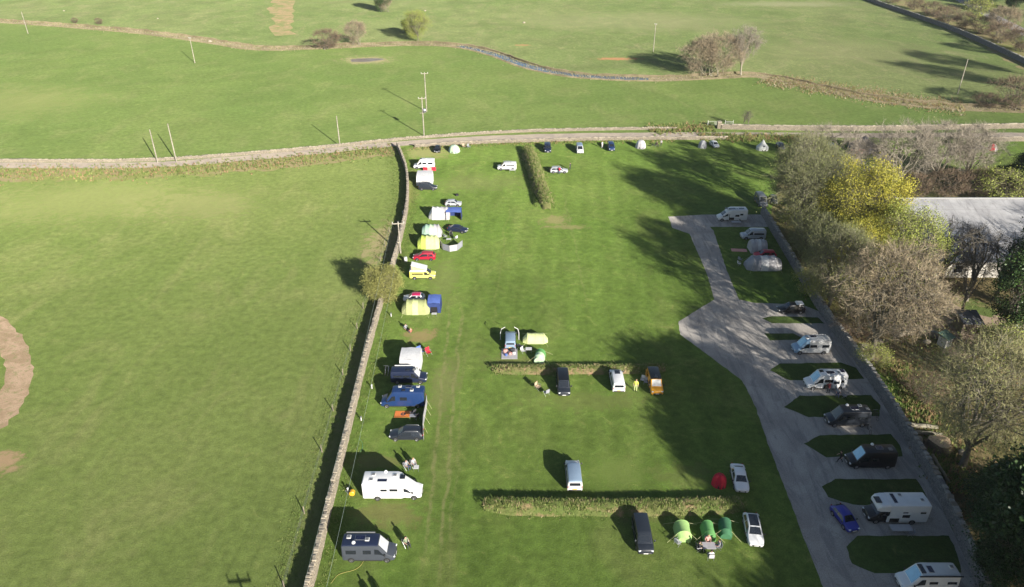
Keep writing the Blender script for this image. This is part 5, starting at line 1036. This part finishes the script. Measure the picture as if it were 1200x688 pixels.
for gx, nm in ((.3, 'gable_wall'), (L_ - .3, 'gable_wall')):
    q = MB(); q.loft([[(gx + d, .3, 3.4), (gx + d, D_ - .3, 3.4), (gx + d, D_ * .66, 8.0)] for d in (-.12, .12)]); q.build(nm, RENDER, t)
rz_ = 8.3; ry = D_ * .66
for nm, ya, za, yb, zb_ in (('roof_slope', -.6, 3.3, ry, rz_), ('roof_slope', ry, rz_, D_ + .6, 3.3)):
    q = MB(); n_ = 10; q.loft([[(-.7, ya + (yb - ya) * i / n_, za + (zb_ - za) * i / n_), (L_ + .7, ya + (yb - ya) * i / n_, za + (zb_ - za) * i / n_), (L_ + .7, ya + (yb - ya) * i / n_, za + (zb_ - za) * i / n_ + .15), (-.7, ya + (yb - ya) * i / n_, za + (zb_ - za) * i / n_ + .15)] for i in range(n_ + 1)]); q.build(nm, RF, t)
q = MB(); q.tube([(-.8, ry, rz_ + .15), (L_ + .8, ry, rz_ + .15)], .22, 8); q.build('ridge_cap', plain('ridge_grey', (.22, .22, .22), .6), t)
for k in range(7): q = MB(); q.rbox(5 + k * 8, .25, 1.0, 1.6, .12, 1.4, .02); w_ = q.build('window', PALE, t); q = MB(); q.rbox(5 + k * 8, .17, 1.1, 1.4, .03, 1.2, .01); q.build('pane', GLASS, w_)
q = MB(); q.rbox(14, .24, 0, 3.2, .14, 3.0, .02); q.build('door', plain('barn_door_green', (.05, .08, .05), .6), t)
p = P(1137, 393); t = thing('garden_shed', 'small shed with a dark slate roof beside the dark ivy tree', 'shed', (p.x, p.y + 1.4, 0), -.05); q = MB(); q.rbox(0, 0, 0, 2.7, 2.4, 2.0, .02); q.build('wall', POSTW, t)
q = MB(); q.loft([[(-1.55, -1.5, 1.95), (1.55, -1.5, 1.95), (1.55, -1.5, 2.07), (-1.55, -1.5, 2.07)], [(-1.55, 1.5, 2.65), (1.55, 1.5, 2.65), (1.55, 1.5, 2.77), (-1.55, 1.5, 2.77)]]); q.build('roof', RFS, t)
q = MB(); q.rbox(-.3, -1.23, .05, .85, .06, 1.75, .02); q.build('door', plain('shed_door', (.10, .085, .06), .7), t)
p = P(1109, 408); t = thing('garden_shed', 'tiny white walled shed with a green roof at the yard edge', 'shed', (p.x, p.y + .8, 0), .5); q = MB(); q.rbox(0, 0, 0, 1.5, 1.3, 1.5, .02); q.build('wall', PALE, t); q = MB(); q.loft([[(-.9, -.85, 1.5), (.9, -.85, 1.5), (.9, -.85, 1.58), (-.9, -.85, 1.58)], [(-.9, .85, 1.9), (.9, .85, 1.9), (.9, .85, 1.98), (-.9, .85, 1.98)]]); q.build('roof', plain('green_roof', (.12, .19, .14), .7), t); q = MB(); q.rbox(0, -.68, .05, .6, .06, 1.2, .01); q.build('door', CGREY, t)
LOGB = leafy('log_bark', (.20, .15, .10), (.14, .11, .08), None, .9); CUT = plain('cut_wood', (.52, .37, .23), .8, 0, 0, .2, 2)
p = P(1100, 524); t = thing('tree_stump', 'broad pale cut tree stump beside the boundary wall', 'tree stump', p); q = MB(); rr = random.Random(5); ang = [2 * math.pi * i / 22 for i in range(22)]; jit = [1 + .12 * math.sin(3 * a) + rr.uniform(-.05, .05) for a in ang]
q.loft([[(r_ * j * math.cos(a), r_ * j * math.sin(a), z) for a, j in zip(ang, jit)] for z, r_ in ((0, 1.75), (.35, 1.35), (.95, 1.2))], 0, True, False); q.build('bark', LOGB, t, True); q = MB(); q.loft([[(1.2 * k * j * math.cos(a), 1.2 * k * j * math.sin(a), z) for a, j in zip(ang, jit)] for z, k in ((.95, 1), (1.0, .55), (.98, .05))], 0, True, True); q.build('cut_face', CUT, t, True)
for k, (xa, ya, xb, yb, r_) in enumerate(((1060, 500, 1098, 503, .35), (1062, 507, 1104, 511, .28), (1150, 560, 1195, 578, .3), (1092, 535, 1112, 567, .22))):
    a, b = P(xa, ya), P(xb, yb); c = (a + b) / 2; t = thing('felled_log', ['upper of two long grey logs beside the boundary wall', 'lower of two long grey logs above the tree stump', 'pale log lying under the trees at the right edge', 'thin straw coloured log lying below the tree stump'][k], 'log', (c.x, c.y, 0)); q = MB(); pts = [a.lerp(b, i / 6) - c + Vector((0, 0, r_ * .9 + .06 * math.sin(i * 2))) for i in range(7)]; q.tube(pts, [r_ * (1 - .05 * i) for i in range(7)], 9, 0, False); q.build('bark', BARKP, t, True)
    for e in (0, 6): q = MB(); d = (pts[1] - pts[0]).normalized() * (.01 if e else -.01); q.tube([pts[e] - d, pts[e] + d], [r_ * (1 - .05 * e) * .98] * 2, 9); q.build('cut_end', CUT, t)
for k, (x, y, s) in enumerate(((1086, 402, .55), (1010, 342, .5), (1030, 402, .6), (1012, 408, .7), (1120, 371, .5), (1128, 532, .6), (1075, 517, .7))):
    p = P(x, y); q = MB(); q.ellip((0, 0, s * .3), (s, s * .8, s * .75), 9, 6); rr = random.Random(k); q.v = [(a * rr.uniform(.8, 1.2), b * rr.uniform(.8, 1.2), c) for a, b, c in q.v]; o = q.build('rock', STONE_B, None, True, 20); o.location = p; tag(o, ['pale rock beside the low grey garden wall', 'pale rock showing through the brown tree', 'pale rock left of the pale broken wall', 'pale rock near the boundary wall under the brown tree', 'pale rock at the foot of the slim tree by the dark shed', 'pale rock right of the tree stump', 'rock left of the tree stump by the boundary wall'][k], 'rock')
# ================================================================== trees
GW = 'woodland trees right of the boundary wall'; GF = 'trees in the far pasture'
BR = make_tree(11, 17.5, 8.6, .2, (10, 8, 8), 17, 1.15, .046, TWIG_BROWN, LEAF_OLIVE, 6, .16, BARK, .42)
OL = make_tree(12, 16.5, 7.6, .2, (10, 8, 7), 14, 1.1, .044, TWIG_OLIVE, LEAF_BUD, 11, .17, BARK, .38)
BA = make_tree(13, 15.5, 7.4, .22, (8, 7, 6), 16, 1.3, .04, TWIG_GREY, LEAF_BUD, 0, .15, BARKP, .40)
GR = make_tree(14, 17, 7.4, .18, (10, 8, 7), 18, 1.1, .045, TWIG_GREEN, LEAF_BUD, 14, .17, BARK, .36)
YE = make_tree(15, 16, 6.0, .18, (9, 8, 7), 8, .8, .035, TWIG_OLIVE, LEAF_YEL, 85, .18, BARK, .32, spread=.11)
YG = make_tree(16, 14, 5.6, .15, (9, 8, 6), 9, .8, .035, TWIG_OLIVE, LEAF_YG, 50, .18, BARK, .28, spread=.12)
EV = make_tree(17, 15, 5.6, .08, (10, 8, 6), 3, .6, .03, TWIG_OLIVE, LEAF_EVER, 120, .32, BARK, .36, spread=.12)
EV2 = make_tree(27, 15, 5.6, .42, (10, 8, 6), 3, .6, .03, TWIG_OLIVE, LEAF_EVER, 120, .32, BARK, .36, spread=.12)
IV = make_tree(18, 14, 4.9, .10, (9, 7, 6), 4, .7, .03, TWIG_OLIVE, LEAF_IVY, 62, .28, BARK, .32, spread=.12)
BS = make_tree(19, 4.5, 3.2, .05, (8, 5, 5), 10, .8, .035, SCRUB, LEAF_OLIVE, 2, .12, BARK, .16, stems=4)
BG = make_tree(20, 4.0, 2.8, .05, (8, 5, 5), 8, .6, .03, TWIG_OLIVE, LEAF_YG, 16, .16, BARK, .14, stems=3)
SB = make_tree(21, 12, 3.8, .3, (7, 6, 4), 4, 1.0, .035, TWIG_DARK, LEAF_BUD, 0, .15, BARK, .26)
tree('broad_tree', 'big brown budding tree with a rounded crown beside the boundary wall', 'tree', P(1020, 420), BR, .4, (.96, .96, 1.0), GW)
tree('bare_tree', 'greenish bare tree in the gap between the yellow trees and the big brown tree', 'tree', Vector((49.5, 99, 0)), GR, 2.4, (.74, .74, .88), GW)
tree('yellow_tree', 'bright yellow leafed tree, taller of the yellow crowns', 'tree', P(990, 312), YE, 0, (1.1, 1.1, 1.12), GW)
tree('yellow_tree', 'lower yellow leafed tree in front of the tall yellow crown', 'tree', P(1003, 350), YE, 2.1, (.78, .78, .80), GW)
tree('olive_tree', 'yellow green tree between the brown tree and the barn roof', 'tree', P(1046, 350), YG, 1.0, (1.0, 1.0, 1.1), GW)
tree('bare_tree', 'greenish bare tree left of the yellow tree, over the upper pitches', 'tree', P(934, 290), GR, 0, (1.0, 1.0, 1.02), GW)
tree('bare_tree', 'smaller greenish bare tree below the first, by the top of the boundary wall', 'tree', P(952, 322), GR, 2.4, (.72, .72, .66), GW)
tree('bare_tree', 'tall greenish bare tree at the lane end of the boundary wall', 'tree', P(936, 252), GR, 1.2, (.92, .92, .95), GW)
tree('bare_tree', 'grey bare tree overlapping the blue tent at the lane', 'tree', P(962, 230), BA, 2.9, (1.0, 1.0, 1.0), GW)
tree('bare_tree', 'pale limbed bare tree standing behind the yellow tree', 'tree', P(1043, 234), BA, .5, (1.05, 1.05, 1.08), GW)
tree('bare_tree', 'left of two bare trees standing above the barn roof', 'tree', P(1092, 222), BA, 2.2, (.9, .9, .98), GW)
tree('bare_tree', 'right of two bare trees standing above the barn roof', 'tree', P(1128, 218), BA, 4.0, (.88, .88, .9), GW)
tree('bare_tree', 'dark bare tree in front of the barn roof, nearer the brown tree', 'tree', P(1100, 338), SB, .3, (1.1, 1.1, 1.05), GW)
tree('bare_tree', 'slim dark bare tree in the middle of the barn roof', 'tree', P(1132, 352), SB, 2.3, (1.15, 1.15, 1.12), GW)
tree('bare_tree', 'bare tree over the right part of the barn roof', 'tree', P(1165, 352), SB, 4.1, (1.2, 1.2, 1.05), GW)
tree('slim_tree', 'slim pale trunked tree beside the dark slate shed', 'tree', P(1125, 371), SB, 1.2, (.8, .8, .95), GW)
tree('evergreen_tree', 'dark evergreen tree at the right edge near the lane', 'tree', P(1205, 232), EV, 0, (.78, .78, .68), GW)
tree('evergreen_tree', 'dark evergreen bush right of the two bare trees', 'tree', P(1172, 224), EV, 2.0, (.55, .55, .36), GW)
tree('ivy_tree', 'glossy ivy covered tree beside the dark slate shed', 'tree', P(1182, 402), IV, .5, (1.0, 1.0, .98), GW)
tree('ivy_tree', 'ivy covered tree at the right edge below the barn roof', 'tree', P(1212, 372), IV, 3.1, (1.1, 1.1, 1.15), GW)
tree('olive_tree', 'big olive budding tree near the tree stump', 'tree', P(1128, 545), OL, .2, (1.0, 1.0, .98), GW)
tree('olive_tree', 'second olive budding tree at the right edge, right of the big one', 'tree', P(1262, 505), OL, 2.6, (.9, .9, .95), GW)
tree('evergreen_tree', 'black shaded evergreen in the lower right corner', 'tree', P(1178, 690), EV, 1.1, (.72, .72, .72), GW)
tree('evergreen_tree', 'shaded evergreen below the olive trees at the right edge', 'tree', P(1198, 622), EV, 2.7, (.9, .9, .42), GW)
for k, (x, y, ms, s, lab) in enumerate(((1068, 232, BS, 1.2, 'brown scrub bush above the left end of the barn'), (1105, 233, BS, 1.4, 'brown scrub bush above the middle of the barn'), (1140, 232, BS, 1.3, 'brown scrub bush under the right bare tree above the barn'), (1172, 238, BG, 1.7, 'yellow green bush above the right part of the barn roof'), (1198, 236, BS, 1.2, 'brown scrub bush at the right edge above the barn'),
        (945, 345, BG, 1.0, 'green bush by the boundary wall below the greenish bare trees'), (966, 355, BG, 1.1, 'green bush by the boundary wall under the yellow trees'), (1000, 395, BS, 1.0, 'brown bush by the boundary wall under the big brown tree'), (1022, 430, BG, .8, 'small green bush beside the boundary wall opposite the open campervan'), (975, 300, BG, 1.3, 'green bush at the foot of the tall yellow tree'), (1140, 412, BS, .8, 'brown bush at the near edge of the yard'), (1080, 470, BS, .9, 'brown bush left of the big olive tree'), (925, 262, BG, 1.1, 'green bush behind the top end of the boundary wall'), (1170, 420, BG, 1.2, 'green bush at the foot of the ivy tree'))):
    tree('bush', lab, 'bush', P(x, y), ms, k * 1.3, s, 'bushes in the wooded garden')
# tree on the long wall
WT_ = make_tree(31, 6.8, 3.0, .06, (9, 6, 6), 5, .7, .03, TWIG_OLIVE, LEAF_WALL, 95, .16, BARK, .22, spread=.13)
tree('wall_tree', 'round olive green tree growing over the long stone wall', 'tree', P(451, 354), WT_, 0, (.94, .94, .9))
# far pasture
FB = make_tree(32, 14, 7.5, .04, (11, 7, 7), 13, 1.3, .055, TWIG_BROWN, LEAF_BUD, 0, .2, BARKP, .36, stems=4)
tree('bare_tree', 'largest of three bare trees by the stream in the middle distance', 'tree', P(840, 88), FB, 0, (1.25, 1.1, 1.0), GF)
tree('bare_tree', 'bare tree merging with the left side of the large bare one by the stream', 'tree', P(818, 88.5), FB, 2.2, (.9, .9, .85), GF)
tree('bare_tree', 'smaller pale bare tree right of the large bare one by the stream', 'tree', P(868, 88), BA, 1.0, (.8, .8, 1.05), GF)
tree('bare_tree', 'bare tree with grey twigs standing on the stream bank at upper left', 'tree', P(418, 53), FB, 3.0, (.62, .62, .68), GF)
tree('scrub_tree', 'low brown thicket on the stream bank left of the grey twigged tree', 'tree', P(383, 57), BS, 1.0, (2.2, 1.8, 1.6), GF)
tree('scrub_tree', 'small yellowish tree with a pale trunk above the stream bend', 'tree', P(490, 49), YG, 2.0, (.95, .95, .85), GF)
tree('bush', 'dark ivy bush beside the small yellowish tree', 'bush', P(478, 40), IV, 1.0, (.6, .6, .42), GF)
tree('bare_tree', 'tree at the top edge above the yellowish tree', 'tree', P(447, 14), IV, 1.0, (.95, .95, .8), GF)
tree('bare_tree', 'pale tree at the top edge, right of the ivy covered one', 'tree', P(452, 14), FB, 2.0, (.5, .5, .75), GF)
tree('bush', 'little dark bush on the bank right of the leftmost pole', 'bush', P(88, 27), BS, 0, .5, GF); tree('bush', 'little dark bush second from the leftmost pole on the bank', 'bush', P(116, 28.5), BS, 1.4, .6, GF)
rnd = random.Random(8)
labs = ['brown scrub bush at the top edge right of the field wall', 'brown scrub bush second from the top beside the field wall', 'brown scrub bush third from the top beside the field wall', 'wide brown scrub bush halfway down the field wall', 'pale brown scrub near the yellow green bush by the far road', 'scrub bush between the far road and the wall, above the bare tree', 'scrub bush below the bare tree by the far road', 'lowest scrub bush beside the field wall at the right edge']
for k, (x, y, s) in enumerate(((1045, 4, 1.5), (1068, 11, 1.7), (1090, 19, 1.6), (1108, 28, 1.8), (1128, 33, 1.6), (1150, 40, 1.7), (1172, 50, 1.9), (1195, 60, 2.0))): tree('scrub_bush', labs[k], 'bush', P(x, y), BS, k * 1.1, (s * 1.25, s, s * .9), 'scrub beside the far road')
tree('bush', 'yellow green bush by the far road at the top right', 'bush', P(1139, 24), BG, 0, 2.3, GF); tree('bare_tree', 'bare tree with pale twigs beside the far road', 'tree', P(1170, 42), FB, 3.0, (.95, .95, .85), GF)
for k, (x, y, s) in enumerate(((1138, -6, .9), (1163, 4, 1.0), (1188, 10, 1.1), (1215, 20, 1.2))): tree('evergreen_tree', ['dark evergreen leftmost beyond the far road', 'dark evergreen second from the left beyond the far road', 'dark evergreen third from the left beyond the far road', 'dark evergreen rightmost beyond the far road at the corner'][k], 'tree', P(x, y), EV, k, (s, s, s * .8), GF)
tree('bush', 'large brown leafless bush on the stream bank at the right edge', 'bush', P(1186, 126), BS, 1, (3.2, 2.4, 1.9), GF); tree('bush', 'small brown bush on the bank left of the large leafless one', 'bush', P(1155, 126), BS, 2, (1.4, 1.2, .9), GF)
for k, (x, y, s) in enumerate(((1225, 92, 1.1), (1240, 112, 1.2), (1215, 70, .8))): tree('bare_tree', ['bare tree off the right edge shading the top pasture, middle', 'bare tree off the right edge shading the top pasture, nearest', 'bare tree off the right edge shading the top pasture, farthest'][k], 'tree', P(x, y), OL, k * 2, s, GF)
for k, x in enumerate((871, 876)):
    p = P(x, 150.5); SBm = SB; tree('sapling', ['left thin sapling beside the lane wall', 'right thin sapling beside the lane wall'][k], 'tree', p, SB, k * 2, (.28, .28, .42), GF)
# the tall belt of trees continuing past the right and lower edge: its shade falls over the road and the field
for k, (x, y) in enumerate(((94, 98), (104, 104), (114, 101))): tree('bare_tree', 'bare tree outside the right edge whose shade dapples the barn roof', 'tree', Vector((x, y, 0)), BA, k * 1.9, 1.0, 'bare trees outside the right edge')
for k, (x, y, ms, s) in enumerate(BELT): tree('belt_tree', 'tall tree of the shelter belt standing outside the right edge', 'tree', Vector((x, y, 0)), ms if not isinstance(ms, str) else {'EV': EV, 'OL': OL, 'BR': BR, 'GR': GR, 'SP': BA, 'EV2': EV2}[ms], k * 1.7, s, 'shelter belt outside the right edge')

# ================================================================== light, sky, camera
w = bpy.data.worlds.new('World'); sc.world = w; w.use_nodes = True; nt = w.node_tree
sky = nt.nodes.new('ShaderNodeTexSky'); sky.sky_type = 'NISHITA'; sky.sun_disc = False; sky.sun_elevation = R(SUN_EL)
sd = Vector((math.sin(R(SUN_AZ)) * math.cos(R(SUN_EL)), -math.cos(R(SUN_AZ)) * math.cos(R(SUN_EL)), math.sin(R(SUN_EL))))
sky.sun_rotation = math.atan2(sd.x, sd.y)
bg = nt.nodes['Background']; nt.links.new(sky.outputs[0], bg.inputs[0]); bg.inputs[1].default_value = SKY
sl = bpy.data.lights.new('sun', 'SUN'); sl.energy = SUNE; sl.angle = R(.53); sl.color = (1, .94, .84); so = bpy.data.objects.new('sun', sl); COL.objects.link(so)
so.rotation_euler = (-sd).to_track_quat('-Z', 'Y').to_euler()
if HAZE:
    m = MB(); m.loft([[(-420, -120, -1), (420, -120, -1), (420, 760, -1), (-420, 760, -1)], [(-420, -120, 62), (420, -120, 62), (420, 760, 62), (-420, 760, 62)]]); hm = bpy.data.materials.new('haze'); hm.use_nodes = True; hn = hm.node_tree; hn.nodes.clear()
    ho = hn.nodes.new('ShaderNodeOutputMaterial'); hv = hn.nodes.new('ShaderNodeVolumePrincipled'); hv.inputs['Color'].default_value = (.9, .93, 1, 1); hv.inputs['Density'].default_value = HAZE; hv.inputs['Anisotropy'].default_value = 0; hn.links.new(hv.outputs[0], ho.inputs['Volume'])
    o = m.build('haze', hm); o['kind'] = 'stuff'
cam = bpy.data.cameras.new('camera'); cam.sensor_width = 36; cam.lens = 36 * F / 1200; cam.clip_end = 6000; cam.clip_start = .5
co = bpy.data.objects.new('camera', cam); COL.objects.link(co); co.location = (0, 0, CAMH); co.rotation_euler = (math.pi / 2 - TILT, 0, 0); sc.camera = co
sc.view_settings.view_transform = 'Standard'; sc.view_settings.look = 'None'; sc.view_settings.exposure = EXPO; sc.view_settings.gamma = 1
sc.cycles.max_bounces = 5; sc.cycles.diffuse_bounces = 2; sc.cycles.glossy_bounces = 2; sc.cycles.transparent_max_bounces = 4; sc.cycles.use_denoising = True
